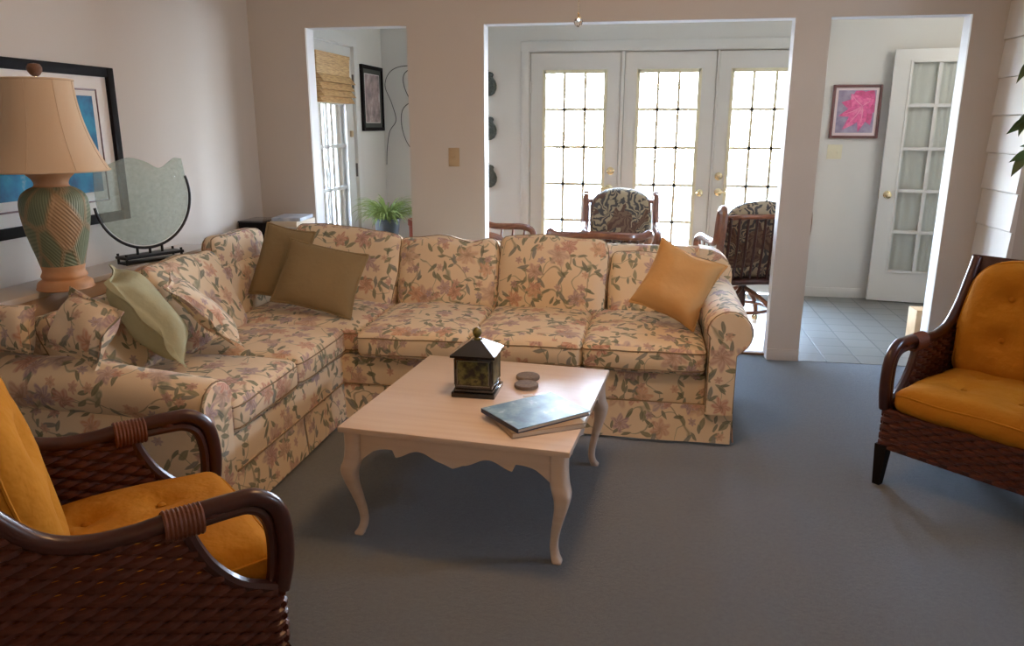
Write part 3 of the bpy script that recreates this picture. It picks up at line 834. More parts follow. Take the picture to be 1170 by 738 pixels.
pil('throw_pillow', 'pale sage green pillow with ruffled edge at the left end', (-1.93, -2.065, .555), (-1.755, -2.305, .530), (-2.10, -2.225, .91), (-1.945, -2.465, .905), .085, 'sage_cloth', 4, None, flange=.09, wr=.010)
pil('throw_pillow', 'floral pillow leaning over on the seat behind the sage green one', (-1.80, -1.83, .555), (-1.655, -2.06, .520), (-2.02, -1.98, .82), (-1.87, -2.215, .845), .045, 'floral_pillow_cotton', 5, None, flange=.10, wr=.010)
pil('throw_pillow', 'crumpled floral pillow drooping over the left sofa arm', (-2.13, -2.59, .685), (-1.89, -2.66, .625), (-2.04, -2.53, .885), (-1.80, -2.57, .815), .05, 'floral_pillow_cotton', 6, None, flange=.14, wr=.018)
pil('throw_pillow', 'rumpled floral pillow at the end of the left sofa back', (-2.32, -2.655, .665), (-2.135, -2.65, .66), (-2.31, -2.60, .825), (-2.13, -2.60, .835), .050, 'floral_pillow_cotton', 7, None, flange=.06, wr=.016)

# ------------------------------------------------------------------ coffee table
ct = thing('coffee_table', 'square cream wooden coffee table with scalloped apron and curved legs', 'table', (-.5815, -2.151, 0), R(-5.2))
HX, HY, TZ = .415, .450, .432
mb = MB(); mb.box((-HX, -HY, TZ-.022), (HX, HY, TZ), bev=.006); mb.build('tabletop', 'pickled_wood', ct)
def apron(L):
    pts = []
    n = 60
    for i in range(n+1):
        t = i/n*2-1; a = abs(t)
        z = .330+.022*(math.cos(a*PI*3)*.5+.5)*(1 if a < .88 else .4)
        if a < .10: z = .322-.014*(1-a/.10)
        elif a < .62: z = .340-.016*math.cos((a-.10)/.52*2*PI)
        if a > .80: z = .345-.055*((a-.80)/.20)**1.3
        pts.append((t*L, z))
    return [(-L, TZ-.022)]+pts+[(L, TZ-.022)]
for sy in (-1, 1):
    MB().prism(apron(HX-.062), sy*(HY-.042)-.009, sy*(HY-.042)+.009, 1).build('apron', 'pickled_wood', ct, angle=30)
for sx in (-1, 1):
    MB().prism(apron(HY-.062), sx*(HX-.042)-.009, sx*(HX-.042)+.009, 0).build('apron', 'pickled_wood', ct, angle=30)
prof = [(.41, 0, .029), (.345, 0, .029), (.30, .004, .030), (.275, .012, .030), (.25, .015, .027), (.21, .010, .022), (.16, -.001, .018), (.10, -.013, .0145), (.055, -.017, .0135), (.025, -.012, .0145), (.008, -.004, .017), (0, -.003, .016)]
prof_s = smooth_path([Vector(p) for p in prof], 4)
for sx in (-1, 1):
    for sy in (-1, 1):
        mb = MB(); vs = []; bx, by = sx*(HX-.042), sy*(HY-.042)
        for z, o_, h in prof_s:
            cx, cy = bx+sx*o_, by+sy*o_; c = h*.35
            for dx, dy in ((-h, -h+c), (-h+c, -h), (h-c, -h), (h, -h+c), (h, h-c), (h-c, h), (-h+c, h), (-h, h-c)): vs.append((cx+dx, cy+dy, z))
        n = len(prof_s); fs = [(j*8+i, j*8+(i+1) % 8, (j+1)*8+(i+1) % 8, (j+1)*8+i) for j in range(n-1) for i in range(8)]
        fs += [tuple(range(8)), tuple((n-1)*8+i for i in range(8))]
        mb.add(vs, fs); mb.build('leg', 'pickled_wood', ct, angle=50)

# things on the coffee table
lan = thing('candle_lantern', 'black lacquered house-shaped lantern with green finial on the coffee table', 'lantern', (-.629, -2.115, TZ), R(-1))
b = .086
MB().box((-b, -b, 0), (b, b, .020), bev=.004).box((-b+.008, -b+.008, .020), (b-.008, b-.008, .034), bev=.004).build('base', 'black_lacquer', lan)
w = .074
MB().box((-w, -w, .034), (w, w, .160), bev=.003).build('body', 'black_lacquer', lan)
mb = MB(); e = .088
mb.add([(-e, -e, .160), (e, -e, .160), (e, e, .160), (-e, e, .160), (-e, -e, .169), (e, -e, .169), (e, e, .169), (-e, e, .169), (-.020, -.020, .216), (.020, -.020, .216), (.020, .020, .216), (-.020, .020, .216)],
       [(3, 2, 1, 0), (0, 1, 5, 4), (1, 2, 6, 5), (2, 3, 7, 6), (3, 0, 4, 7), (4, 5, 9, 8), (5, 6, 10, 9), (6, 7, 11, 10), (7, 4, 8, 11), (8, 9, 10, 11)])
mb.build('roof', 'black_lacquer', lan, smooth=False)
MB().lathe([(.014, .214), (.015, .219), (.009, .224), (.014, .231), (.018, .241), (.017, .251), (.010, .260), (0, .264)], 16).build('finial', 'finial_green', lan)
for k in range(4):
    T = Matrix.Rotation(k*PI/2, 4, 'Z')
    p = MB().box((-.060, -w-.0025, .050), (.060, -w+.001, .145), T, bev=.001).build('painted_panel', 'lantern_scene', lan)
    fr = MB(); fr.tube(smooth_path([(-.055, -w-.003, .048), (.055, -w-.003, .048), (.062, -w-.003, .056), (.062, -w-.003, .139), (.055, -w-.003, .147), (-.055, -w-.003, .147), (-.062, -w-.003, .139), (-.062, -w-.003, .056)], 2, True), .0018, 6, True, T)
    fr.build('panel_border', 'lantern_border', p)
for (x, y, s) in ((-.457, -1.925, 'farther of the two round stone coasters on the coffee table'), (-.447, -2.030, 'nearer round stone coaster beside the stacked books')):
    c = MB().lathe([(0, 0), (.046, 0), (.049, .003), (.049, .013), (.046, .016), (0, .016)], 28).build('coaster', 'stone_coaster'); c.location = (x, y, TZ)
    tag(c, s, 'coaster', 'stone coasters')
def book(name, label, p, rz, w, h, t, cover, z, page='page_paper', spine=True):
    r = thing(name, label, 'book', (p[0], p[1], z), rz, 'books on the coffee table')
    MB().box((-w/2+.002, -h/2+.004, .0025), (w/2-.005, h/2-.004, t-.0025)).build('pages', page, r, smooth=False)
    MB().box((-w/2, -h/2, 0), (w/2, h/2, .0025)).box((-w/2, -h/2, 0), (-w/2+.0025, h/2, t)).build('back_cover', 'navy_cover' if cover == 'sky_cover' else cover, r, smooth=False)
    MB().box((-w/2, -h/2, t-.0025), (w/2, h/2, t)).build('front_cover', cover, r, smooth=False)
    return r
book('book', 'brown-edged book underneath the blue one', (-.352, -2.395), R(31), .275, .225, .020, 'book_brown', TZ)
book('book', 'thin blue picture book on top of the stack', (-.3615, -2.3665), R(43.5), .312, .238, .016, 'sky_cover', TZ+.0202)
s = MB().box((-.02, -.013, 0), (.02, .013, .0012)).build('paper_slip', 'white_paper', smooth=False); s.location = (-.425, -2.125, TZ); s.rotation_euler = (0, 0, .4)
tag(s, 'small white paper slip between coaster and books', 'paper')

# ------------------------------------------------------------------ woven armchairs with yellow cushions
def armz(s_):
    P = ((-.05, .50), (.06, .605), (.2, .60), (.34, .592), (.5, .645), (.58, .76), (.65, .885))
    for (a, b), (c, d) in zip(P, P[1:]):
        if s_ <= c: return b+(d-b)*(s_-a)/(c-a)
    return P[-1][1]
HW = .32
def make_armchair(label, loc, rz):
    t = thing('woven_armchair', label, 'armchair', loc, rz, 'woven armchairs with yellow cushions')
    DK = 'rattan_dark'
    for sx in (-1, 1):
        X = sx*HW
        main = smooth_path([(X, -.005, .335), (X, -.020, .40), (X, -.024, .48), (X, -.010, .555), (X, .035, .596), (X, .09, .602), (X, .20, .598), (X, .30, .588), (X, .40, .594), (X, .48, .628), (X, .55, .705), (X, .60, .790), (X, .655, .892)], 6)
        a = MB().tube(main, .0215, 10).build('arm_rail', DK, t)
        inner = smooth_path([(X-sx*.006, .022, .345), (X-sx*.006, .010, .40), (X-sx*.006, .007, .48), (X-sx*.006, .020, .540), (X-sx*.006, .052, .568), (X-sx*.004, .10, .573), (X, .20, .570), (X, .30, .562), (X, .40, .566), (X, .47, .594)], 5)
        a_in = [p for p in inner if p.y < .19 and p.z > .34]
        MB().tube(a_in, .0135, 8).build('inner_rail', DK, a)
        wr = MB()
        for k in range(9): 
            wr.tube([(X+.029*math.cos(q), .165+k*.0095, .590+.034*math.sin(q)-.006) for q in [2*PI*i/14 for i in range(14)]], .0052, 5, True)
        wr.build('arm_binding', 'rattan_wrap', a)
        post = smooth_path([(X, .205, .585), (X, .185, .52), (X, .150, .45), (X, .09, .385), (X, .01, .345)], 6)
        MB().tube(post, .017, 8).build('arm_support', DK, t)
        MB().tube(smooth_path([(X, .58, .17), (X, .615, .45), (X, .645, .70), (X, .665, .895)], 4), .019, 8).build('back_post', DK, t)
        # woven side panel
        wm = MB(); z = .175; row = 0
        while z < .88:
            if z < .345: s0 = 0.0
            else:
                s0 = next((p.y for p in reversed(post) if p.z >= z), .2)
                if z > .575: s0 = next((p.y for p in main[30:] if p.z > z+.012), .66)
            s1 = .575+.095*((z-.17)/.73)
            if s1-s0 > .03:
                n = max(3, int((s1-s0)/.0065)); pts = []
                for i in range(n+1):
                    y = s0+(s1-s0)*i/n; pts.append((X+sx*.0085*math.sin(y*PI/.040+row*PI), y, z))
                wm.tube(pts, .0118, 6, flat=1.0)
            z += .0165; row += 1
        wm.build('woven_side', 'woven_cane', t)
    for (z, nm) in ((0, 'woven_apron'),):
        wm = MB(); zz = .175; row = 0
        while zz < .34:
            n = 100; wm.tube([(-HW+2*HW*i/n, -.004+.0085*math.sin(i*2*HW/n*PI/.040+row*PI), zz) for i in range(n+1)], .0118, 6); zz += .0165; row += 1
        wm.build(nm, 'woven_cane', t)
    wm = MB(); zz = .175; row = 0
    while zz < .86:
        n = 90; y = .59+.085*((zz-.17)/.73)
        wm.tube([(-HW+2*HW*i/n, y+.0085*math.sin(i*2*HW/n*PI/.040+row*PI), zz) for i in range(n+1)], .0118, 6); zz += .0165; row += 1
    wm.build('woven_back', 'woven_cane', t)
    MB().prism([(.645, .835), (.672, .838), (.684, .902), (.655, .905)], -HW-.022, HW+.022, 0).build('top_rail', DK, t, smooth=False)
    MB().box((-HW-.012, -.012, .163), (HW+.012, .58, .178), bev=.004).box((-HW+.005, .01, .30), (HW-.005, .60, .325), bev=.004).build('seat_frame', DK, t)
    for sx in (-1, 1):
        for yy in (.012, .57):
            lg = MB(); k = -.012 if yy < .1 else .05
            vs = []
            for z, h, o_ in ((.175, .025, 0), (0, .015, k)):
                for dx, dy in ((-1, -1), (1, -1), (1, 1), (-1, 1)): vs.append((sx*(HW-.008)+dx*h, yy+dy*h+o_, z))
            lg.add(vs, [(0, 1, 2, 3), (4, 5, 6, 7), (0, 1, 5, 4), (1, 2, 6, 5), (2, 3, 7, 6), (3, 0, 4, 7)]).build('leg', 'black_wood', t, smooth=False)
    # cushions with buttons
    def dim(spots, dep, rad):
        return lambda x, y: -dep*sum(math.exp(-((x-a)**2+(y-b)**2)/rad) for a, b in spots)
    sp_ = [(-.36, -.30), (.36, -.30), (-.36, .35), (.36, .35)]
    hx, hy, hz = .290, .285, .052
    f = cushion_fn(hx, hy, hz, .045, (.030, .0), .014, 21, .004, dim(sp_, .024, .02))
    m = Matrix.Translation((0, .262, .378))
    c = cushion(MB(), f, (26, 26, 8)).build('seat_cushion', 'yellow_cloth', t, mtx=m, angle=80, weld=True)
    MB().tube(rim(f, .55, hx, hy, .045), .0048, 6, True).build('piping', 'yellow_cloth', c)
    for a, b in sp_:
        q = f((a*1.0, b*1.0, 1.0)); q = Vector((a*hx, b*hy, hz+.030*(1-a*a)**.6*(1-b*b)**.6-.021))
        MB().lathe([(0, .007), (.008, .006), (.012, .002), (.012, 0)], 12, Matrix.Translation(q)).build('button', 'yellow_cloth', c)
    sb = [(-.36, -.30), (.36, -.30), (-.36, .38), (.36, .38)]
    hx, hy, hz = .285, .255, .062
    f2 = cushion_fn(hx, hy, hz, .060, (.045, .01), .014, 22, .004, dim(sb, .040, .03))
    def f3(p):
        q = f2(p)
        t_ = max(0, q.y/hy); q.x *= 1-.13*t_**5; 
        if q.y > 0: q.y -= .055*(abs(q.x)/hx)**4
        return q
    m = axes((0, .535, .655), (1, 0, 0), (0, .20, .98))
    c = cushion(MB(), f3, (26, 26, 8)).build('back_cushion', 'yellow_cloth', t, mtx=m, angle=80, weld=True)
    MB().tube(rim(f3, .55, hx, hy, .05), .0048, 6, True).build('piping', 'yellow_cloth', c)
    for a, b in sb:
        MB().lathe([(0, .007), (.008, .006), (.012, .002), (.012, 0)], 12, Matrix.Translation((a*hx, b*hy, hz+.045*((1-a*a)*(1-b*b))**.6-.038))).build('button', 'yellow_cloth', c)
    return t
def dup(root, loc, rz, label):
    r = root.copy(); COL.objects.link(r); r.location = loc; r.rotation_euler = (0, 0, rz); r['label'] = label
    for ch in list(root.children):
        c = ch.copy(); COL.objects.link(c); c.parent = r
        for g in ch.children:
            d = g.copy(); COL.objects.link(d); d.parent = c
    return r
th = R(45.5); F = Vector((-1.316, -2.917, 0)); df = Vector((math.sin(th), -math.cos(th), 0))
ch0 = make_armchair('woven rattan armchair with yellow cushions in the near left corner', F+df*HW, math.atan2(math.cos(th), -math.sin(th)))
F2 = Vector((1.0, -1.745, 0)); df2 = Vector((.73, -.69, 0)).normalized()
dup(ch0, F2+df2*HW, math.atan2(df2.y, df2.x), 'woven rattan armchair with mustard cushions at the right edge by the opening')

# ------------------------------------------------------------------ console, lamp, glass, picture
co = thing('console_table', 'narrow pale painted console behind the left sofa back', 'console', (-2.50, -2.1, 0))
MB().box((-.105, -1.2, .775), (.105, 1.1, .80), bev=.003).build('tabletop', 'console_paint', co)
MB().box((-.095, -1.19, .68), (.09, 1.09, .775)).build('apron', 'console_edge', co, smooth=False)
for x in (-.08, .075):
    for y in (-1.16, 1.06): MB().box((x-.02, y-.02, 0), (x+.02, y+.02, .69), bev=.003).build('leg', 'console_edge', co)
la = thing('table_lamp', 'terracotta and green leaf-relief lamp with beige bell shade', 'lamp', (-2.352, -2.185, .80))
pf = smooth_path([Vector((r, 0, z)) for r, z in ((.0, 0), (.098, 0), (.104, .012), (.099, .030), (.082, .042), (.086, .055), (.078, .075), (.082, .10))], 4)
MB().lathe([(max(0, p.x), p.z) for p in pf], 40).build('base', 'lamp_terracotta', la)
pf = smooth_path([Vector((r, 0, z)) for r, z in ((.082, .10), (.091, .14), (.104, .19), (.117, .25), (.125, .31), (.124, .355), (.112, .385), (.088, .405), (.066, .415))], 4)
MB().lathe([(p.x, p.z) for p in pf], 40).build('body', 'lamp_relief', la)
pf = smooth_path([Vector((r, 0, z)) for r, z in ((.068, .412), (.061, .425), (.068, .445), (.088, .465), (.092, .475), (.03, .482))], 4)
MB().lathe([(p.x, p.z) for p in pf], 32).build('neck', 'lamp_terracotta', la)
MB().tube([(0, 0, .48), (0, 0, .845)], .006, 8).build('harp', 'brass', la)
def shade(u, v):
    a = 2*PI*u; k = v
    r = .125+.080*(1-k)**2.2+.012*(1-k)
    r *= 1+.0025*math.cos(a*8)
    return (r*math.cos(a), r*math.sin(a), .478+.345*k)
mb = MB(); mb.grid(shade, 64, 14, close_u=True)
mb.grid(lambda u, v: Vector(shade(u, v))*1.0-Vector((.003*math.cos(2*PI*u), .003*math.sin(2*PI*u), 0)), 64, 14, close_u=True)
sh = mb.build('lamp_shade', 'linen_shade', la)
for z, k in ((.478, 0), (.823, 1)):
    rr = Vector(shade(0, k)).x
    MB().tube([(rr*math.cos(2*PI*i/40), rr*math.sin(2*PI*i/40), z) for i in range(40)], .004, 6, True).build('shade_trim', 'linen_shade', sh)
sm = MB()
for i in range(8):
    a = 2*PI*(i+.45)/8; sm.tube([(lambda q: (q[0]*1.004, q[1]*1.004, q[2]))(shade((i+.45)/8, v/10)) for v in range(11)], .0012, 5)
sm.build('shade_seam', 'linen_shade', sh)
MB().tube([(0, 0, .822), (.125, 0, .823)], .0025, 5).tube([(0, 0, .822), (-.125, 0, .823)], .0025, 5).build('shade_spider', 'brass', la)
MB().lathe([(.010, .835), (.018, .842), (.026, .855), (.027, .868), (.020, .880), (0, .884)], 16).build('finial', 'finial_brown', la)

gv = thing('glass_sculpture', 'round frosted glass dish with wavy rim on black stand', 'glass dish', (-2.415, -1.53, .80))
gd = Vector((.40, .916, 0)).normalized()
gv.rotation_euler = (0, 0, math.atan2(gd.y, gd.x))
Rr = .236; cz = .315
pts = []
pts = [(-Rr*.955, cz+.170), (-Rr*.985, cz+.11), (-Rr, cz+.05)]+[(Rr*math.cos(a), cz+Rr*math.sin(a)) for a in [PI+PI*i/36 for i in range(37)]]+[(Rr*.99, cz+.05), (Rr*.97, cz+.11), (Rr*.93, cz+.175)]
top = []
for i in range(1, 40):
    t = i/40; x = Rr*.93+(-Rr*.955-Rr*.93)*t
    z = cz+.175-.005*t
    top.append((x, z+.016*math.exp(-((t-.62)/.12)**2)-.040*math.exp(-((t-.28)/.12)**2)+.008*math.exp(-((t-.08)/.05)**2)-.012*math.exp(-((t-.86)/.07)**2)))
poly = pts+top
mb = MB(); n = len(poly); cen = (0, cz)
vs = []
for s_, yy in ((1, .004), (1, -.004), (.5, .010), (.5, -.010), (0, .012), (0, -.012)):
    for p in poly: vs.append((cen[0]+(p[0]-cen[0])*s_, yy-.018*(1-s_**2), cen[1]+(p[1]-cen[1])*s_-(.0 if s_ == 1 else 0)))
fs = []
for i in range(n):
    j = (i+1) % n
    fs += [(i, j, n+j, n+i), (i, j, 2*n+j, 2*n+i), (2*n+i, 2*n+j, 4*n+j, 4*n+i), (n+i, n+j, 3*n+j, 3*n+i), (3*n+i, 3*n+j, 5*n+j, 5*n+i)]
mb.add(vs, fs); mb.build('glass_dish', 'frosted_glass', gv, weld=True, angle=50)
st = MB(); st.tube([((Rr+.012)*math.cos(a), 0, cz+(Rr+.012)*math.sin(a)) for a in [R(188)+(R(381)-R(188))*i/36 for i in range(37)]], .007, 8)
for x in (-.065, 0, .065): st.tube([(x, 0, .03), (x, 0, cz-math.sqrt((Rr+.012)**2-x*x))], .0065, 8)
st.build('hoop', 'black_metal', gv)
bs = MB(); bs.box((-.155, -.045, .026), (.155, .045, .040), bev=.003).box((-.15, -.04, 0), (.15, .04, .010), bev=.003)
for x in (-.145, .145):
    for y in (-.036, .036): bs.tube([(x, y, 0), (x, y, .052)], .006, 8)
bs.build('stand_base', 'black_metal', gv)

def frame_rect(mb, w, h, fw, d, y0=0):
    """picture frame in local x-z, centred; depth d towards -y"""
    for lo, hi in (((-w/2, -d, -h/2), (-w/2+fw, 0, h/2)), ((w/2-fw, -d, -h/2), (w/2, 0, h/2)), ((-w/2+fw, -d, h/2-fw), (w/2-fw, 0, h/2)), ((-w/2+fw, -d, -h/2), (w/2-fw, 0, -h/2+fw))):
        mb.box(lo, hi, bev=.004)
    return mb
pw, ph = 1.16, .725
pc = thing('framed_picture', 'big black-framed blue ocean print behind the table lamp', 'picture', (-2.608, -1.42-pw/2, 1.357), R(90))
b = frame_rect(MB(), pw, ph, .045, .030); b.build('frame', 'black_wood', pc)
MB().box((-pw/2+.04, -.012, -ph/2+.04), (pw/2-.04, -.004, ph/2-.04)).build('mat_board', 'white_mat', pc, smooth=False)
frame_rect(MB(), pw-.235, ph-.205, .008, .0155).build('inner_line', 'red_brown_frame', pc)
MB().box((-pw/2+.155, -.0150, -ph/2+.150), (pw/2-.155, -.0125, ph/2-.135)).build('print', 'ocean_art', pc, smooth=False)

# corner behind the sofa
kt = thing('corner_table', 'small black table tucked in the corner behind the sofa', 'side table', (-2.40, -.22, 0))
MB().box((-.19, -.19, .745), (.19, .19, .77), bev=.004).build('tabletop', 'black_wood', kt)
for x in (-.165, .165):
    for y in (-.165, .165): MB().box((x-.016, y-.016, 0), (x+.016, y+.016, .75)).build('leg', 'black_wood', kt, smooth=False)
bx = thing('black_box', 'black box on the corner table behind the sofa', 'box', (-2.505, -.25, .7705))
MB().box((-.085, -.12, 0), (.085, .12, .075), bev=.005).build('body', 'black_wood', bx)
MB().box((-.088, -.123, .075), (.088, .123, .085), bev=.003).build('lid', 'black_lacquer', bx)
z = .77
for k, (nm, lab, m, w, h, t) in enumerate((('magazine', 'grey magazine lowest in the pile by the black box', 'magazine_grey', .20, .26, .05), ('magazine', 'pale magazine in the middle of the corner pile', 'page_paper', .19, .25, .035), ('magazine', 'blue and white magazine on top of the corner pile', 'magazine_blue', .19, .25, .022))):
    o = MB().box((-w/2, -h/2, 0), (w/2, h/2, t), bev=.002).build(nm, m); o.location = (-2.29, -.21, z); o.rotation_euler = (0, 0, (.03, -.06, .1)[k]); z += t+.0004
    tag(o, lab, 'magazine', 'magazines in the corner pile')

# ------------------------------------------------------------------ wall plates, pictures, ornaments
def plate(name, label, loc, rz, m, w, h, toggles):
    t = thing(name, label, 'switch', loc, rz)
    MB().box((-w/2, -.006, -h/2), (w/2, 0, h/2), bev=.003).build('plate', m, t)
    for x in toggles: MB().box((x-.005, -.016, -.012), (x+.005, -.004, .010), bev=.002).build('toggle', m, t)
plate('light_switch', 'tan single light switch on the beige partition', (-1.245, -.0005, 1.255), 0, 'tan_plate', .072, .118, (0,))
plate('light_switch', 'ivory double light switch below the pink flower picture', (1.530, YB-.0005, 1.245), 0, 'ivory_plate', .118, .118, (-.024, .024))
hp = thing('framed_picture', 'pink lily print in a dark red frame on the hall wall', 'picture', (1.660, YB-.002, 1.570))
w, h = .382, .428
frame_rect(MB(), w, h, .022, .024).build('frame', 'red_brown_frame', hp)
MB().box((-w/2+.018, -.010, -h/2+.018), (w/2-.018, -.004, h/2-.018)).build('mat_board', 'pale_mat', hp, smooth=False)
MB().box((-w/2+.045, -.0120, -h/2+.045), (w/2-.045, -.0100, h/2-.045)).build('print', 'lily_ground', hp, smooth=False)
def petal(mb, cx, cz, ang, L, W, yy, bend=.02):
    n = 16; c, s = math.cos(ang), math.sin(ang); vs = []
    for i in range(n+1):
        t = i/n; hw = W*math.sin(PI*min(1, t**.75))*(1-.25*t)
        for sg in (-1, 0, 1):
            x = t*L; z = sg*hw+bend*L*math.sin(t*3)
            vs.append((max(-w/2+.047, min(w/2-.047, cx+x*c-z*s)), yy, max(-h/2+.047, min(h/2-.047, cz+x*s+z*c))))
    mb.add(vs, [(3*i+k, 3*i+k+1, 3*i+k+4, 3*i+k+3) for i in range(n) for k in (0, 1)])
back, mid, rib = MB(), MB(), MB()
for k, (a, L, W) in enumerate(((170, .17, .055), (110, .15, .085), (58, .15, .08), (-20, .12, .07), (295, .17, .055))): petal(back, .05, .045, R(a), L, W, -.0123-.0002*k)
for k, (a, L, W) in enumerate(((203, .20, .042), (232, .24, .048), (264, .21, .042), (135, .14, .055), (30, .10, .05))):
    petal(mid, .05, .045, R(a), L, W, -.0136-.0002*k, .06); petal(rib, .05, .045, R(a), L*.85, .0035, -.0150, .06)
back.build('lily_back_petals', 'lily_dark', hp, smooth=False)
fr = mid.build('lily_petals', 'lily_petal', hp, smooth=False); rib.build('petal_ribs', 'lily_light', fr, smooth=False)
lp = thing('framed_picture', 'narrow dark-framed heron print between blind and wire sculpture', 'picture', (-2.419, 1.725, 1.678), R(90))
w, h = .52, .545
frame_rect(MB(), w, h, .030, .026).build('frame', 'black_wood', lp)
MB().box((-w/2+.025, -.012, -h/2+.025), (w/2-.025, -.004, h/2-.025)).build('mat_board', 'olive_mat', lp, smooth=False)
frame_rect(MB(), w-.155, h-.135, .008, .0145).build('inner_line', 'white_mat', lp)
MB().box((-w/2+.085, -.0140, -h/2+.072), (w/2-.085, -.0118, h/2-.072)).build('print', 'heron_art', lp, smooth=False)
for k, (z, lab) in enumerate(((1.800, 'topmost of three dark woven gourd ornaments beside the French doors'), (1.420, 'middle dark woven gourd ornament on the sunroom wall'), (1.000, 'lowest dark woven gourd ornament on the sunroom wall'))):
    g = thing('wall_ornament', lab, 'ornament', (-1.438, YB-.002, z), 0, 'dark woven wall ornaments')
    pr = [(0, -.095), (.035, -.092), (.066, -.072), (.084, -.036), (.086, 0), (.074, .034), (.055, .058), (.052, .070), (.060, .085), (.050, .102), (.028, .110), (0, .112)]
    T = Matrix.Scale(.42, 4, (0, 1, 0))
    mb = MB().lathe(pr, 28, Matrix.Translation((0, -.037, 0)) @ T); mb.build('woven_body', 'gourd', g)
    MB().tube(smooth_path([(0, -.02, .108), (.008, -.02, .122), (-.004, -.02, .132)], 4), .004, 6).build('stem', 'finial_green', g)
ws = MB(); yy = YB-.015
for path in ([(-2.36, 1.40), (-2.385, 1.25), (-2.40, 1.10)][::-1]+[(-2.30, 1.50), (-2.33, 1.65), (-2.385, 1.80), (-2.34, 1.92), (-2.22, 1.968), (-2.05, 1.955), (-1.90, 1.86), (-1.88, 1.70)],
             [(-2.08, 1.98), (-2.20, 1.90), (-2.205, 1.78), (-2.12, 1.62), (-2.02, 1.54)],
             [(-2.10, 1.69), (-2.22, 1.60), (-2.245, 1.46), (-2.20, 1.30), (-2.10, 1.20), (-1.98, 1.17), (-1.88, 1.25), (-1.86, 1.40)],
             [(-1.88, 1.70), (-1.80, 1.55), (-1.80, 1.35), (-1.86, 1.10), (-1.92, .95)]):
    q = smooth_path([Vector((x, yy-.012*math.sin(i*1.7), z)) for i, (x, z) in enumerate(path)], 8)
    ws.tube(q, .0035, 6)
o = ws.build('wire_wall_art', 'wire'); tag(o, 'thin black wire squiggle sculpture on the sunroom wall', 'wall sculpture')

# ------------------------------------------------------------------ plants
ps = thing('plant_stand', 'plant stand behind the sofa carrying the spider plant', 'plant stand', (-2.105, 1.12, .004))
MB().lathe([(.15, .46), (.15, .485), (0, .486)], 24).build('top', 'rattan', ps)
for k in range(3):
    a = 2*PI*k/3; MB().tube([(.10*math.cos(a), .10*math.sin(a), .465), (.15*math.cos(a), .15*math.sin(a), 0)], .012, 8).build('leg', 'rattan', ps)
pp = thing('spider_plant', 'grassy green spider plant in a dark round pot', 'plant', (-2.105, 1.12, .49))
MB().lathe([(.055, 0), (.080, .05), (.098, .13), (.102, .20), (.110, .203), (.110, .222), (.100, .222), (.092, .205), (0, .205)], 28).build('pot', 'dark_pot', pp)
mb = MB(); rnd = random.Random(5)
for k in range(260):
    a = rnd.uniform(0, 2*PI); L = rnd.uniform(.16, .34); e = rnd.uniform(.6, 1.5); w = rnd.uniform(.0045, .007)
    d = Vector((math.cos(a), math.sin(a), 0)); side = Vector((-d.y, d.x, 0)); p = Vector((d.x*.04, d.y*.04, .20)); ang = e
    vs = []; n = 9
    for i in range(n+1):
        t = i/n; ww = w*(1-t)**.6*(.5+1.2*min(1, t*4))
        up = Vector((-d.x*math.sin(ang), -d.y*math.sin(ang), math.cos(ang)))
        vs += [p-side*ww+up*ww*.35, p-up*.0006, p+side*ww+up*ww*.35]
        p = p+(d*math.cos(ang)+Vector((0, 0, math.sin(ang))))*(L/n); ang -= (.22+.8*t*rnd.uniform(.3, 1))*.5
    fs = []
    for i in range(n):
        for q in (0, 1): fs.append((3*i+q, 3*i+q+1, 3*i+q+4, 3*i+q+3))
    mb.add(vs, fs)
mb.build('foliage', 'spider_leaf', pp, angle=80)
rp = thing('red_pot', 'glazed red planter beside the spider plant', 'planter', (-1.86, 1.42, .004))
MB().lathe([(.10, 0), (.13, .10), (.145, .35), (.150, .62), (.158, .625), (.158, .675), (.142, .675), (.135, .63), (0, .63)], 28).build('body', 'red_pot', rp)
MB().lathe([(0, .640), (.136, .638), (.136, .632), (0, .632)], 24).build('soil', 'soil', rp)

ft = thing('fig_tree', 'weeping fig with drooping dark green leaves at the right edge', 'tree', (2.10, -.95, 0))
MB().lathe([(.12, 0), (.15, .12), (.165, .27), (.175, .275), (.175, .30), (.155, .30), (.15, .26), (0, .26)], 24).build('pot', 'dark_pot', ft)
MB().tube(smooth_path([(0, 0, .2), (.02, .01, .6), (-.02, 0, 1.1), (.01, -.02, 1.6), (.03, 0, 2.0)], 5), [.026]*6+[.022]*6+[.017]*6+[.012]*3, 8).build('trunk', 'bark', ft)
br = MB(); lf = MB(); rnd = random.Random(11)
def leaf(base, d, L, w):
    L *= .80; w *= .80
    d = Vector(d).normalized(); s = d.cross(Vector((rnd.uniform(-.5, .5), rnd.uniform(-1, -.3), rnd.uniform(.2, 1)))).normalized(); nn = s.cross(d)
    vs = [base]; n = 7
    for i in range(1, n):
        t = i/n; hw = w*math.sin(PI*t**.75)*(1-.35*t); c = base+d*L*t-nn*.10*L*t*t
        vs += [c-s*hw+nn*hw*.25, c, c+s*hw+nn*hw*.25]
    vs.append(base+d*L-nn*.11*L); k = len(vs)-1
    fs = [(0, 1, 2), (0, 2, 3)]
    for i in range(n-2):
        a = 1+3*i; fs += [(a, a+3, a+4, a+1), (a+1, a+4, a+5, a+2)]
    a = 1+3*(n-2); fs += [(a, k, a+1), (a+1, k, a+2)]
    lf.add(vs, fs)
OT = Vector((2.10, -.95, 0))
def branch(pts, leaves):
    q = smooth_path([Vector(p)-OT for p in pts], 5); br.tube(q, [.006*(1-.8*i/(len(q)-1))+.0012 for i in range(len(q))], 6)
    for b, d, L, w in leaves: leaf(Vector(b)-OT, d, L, w)
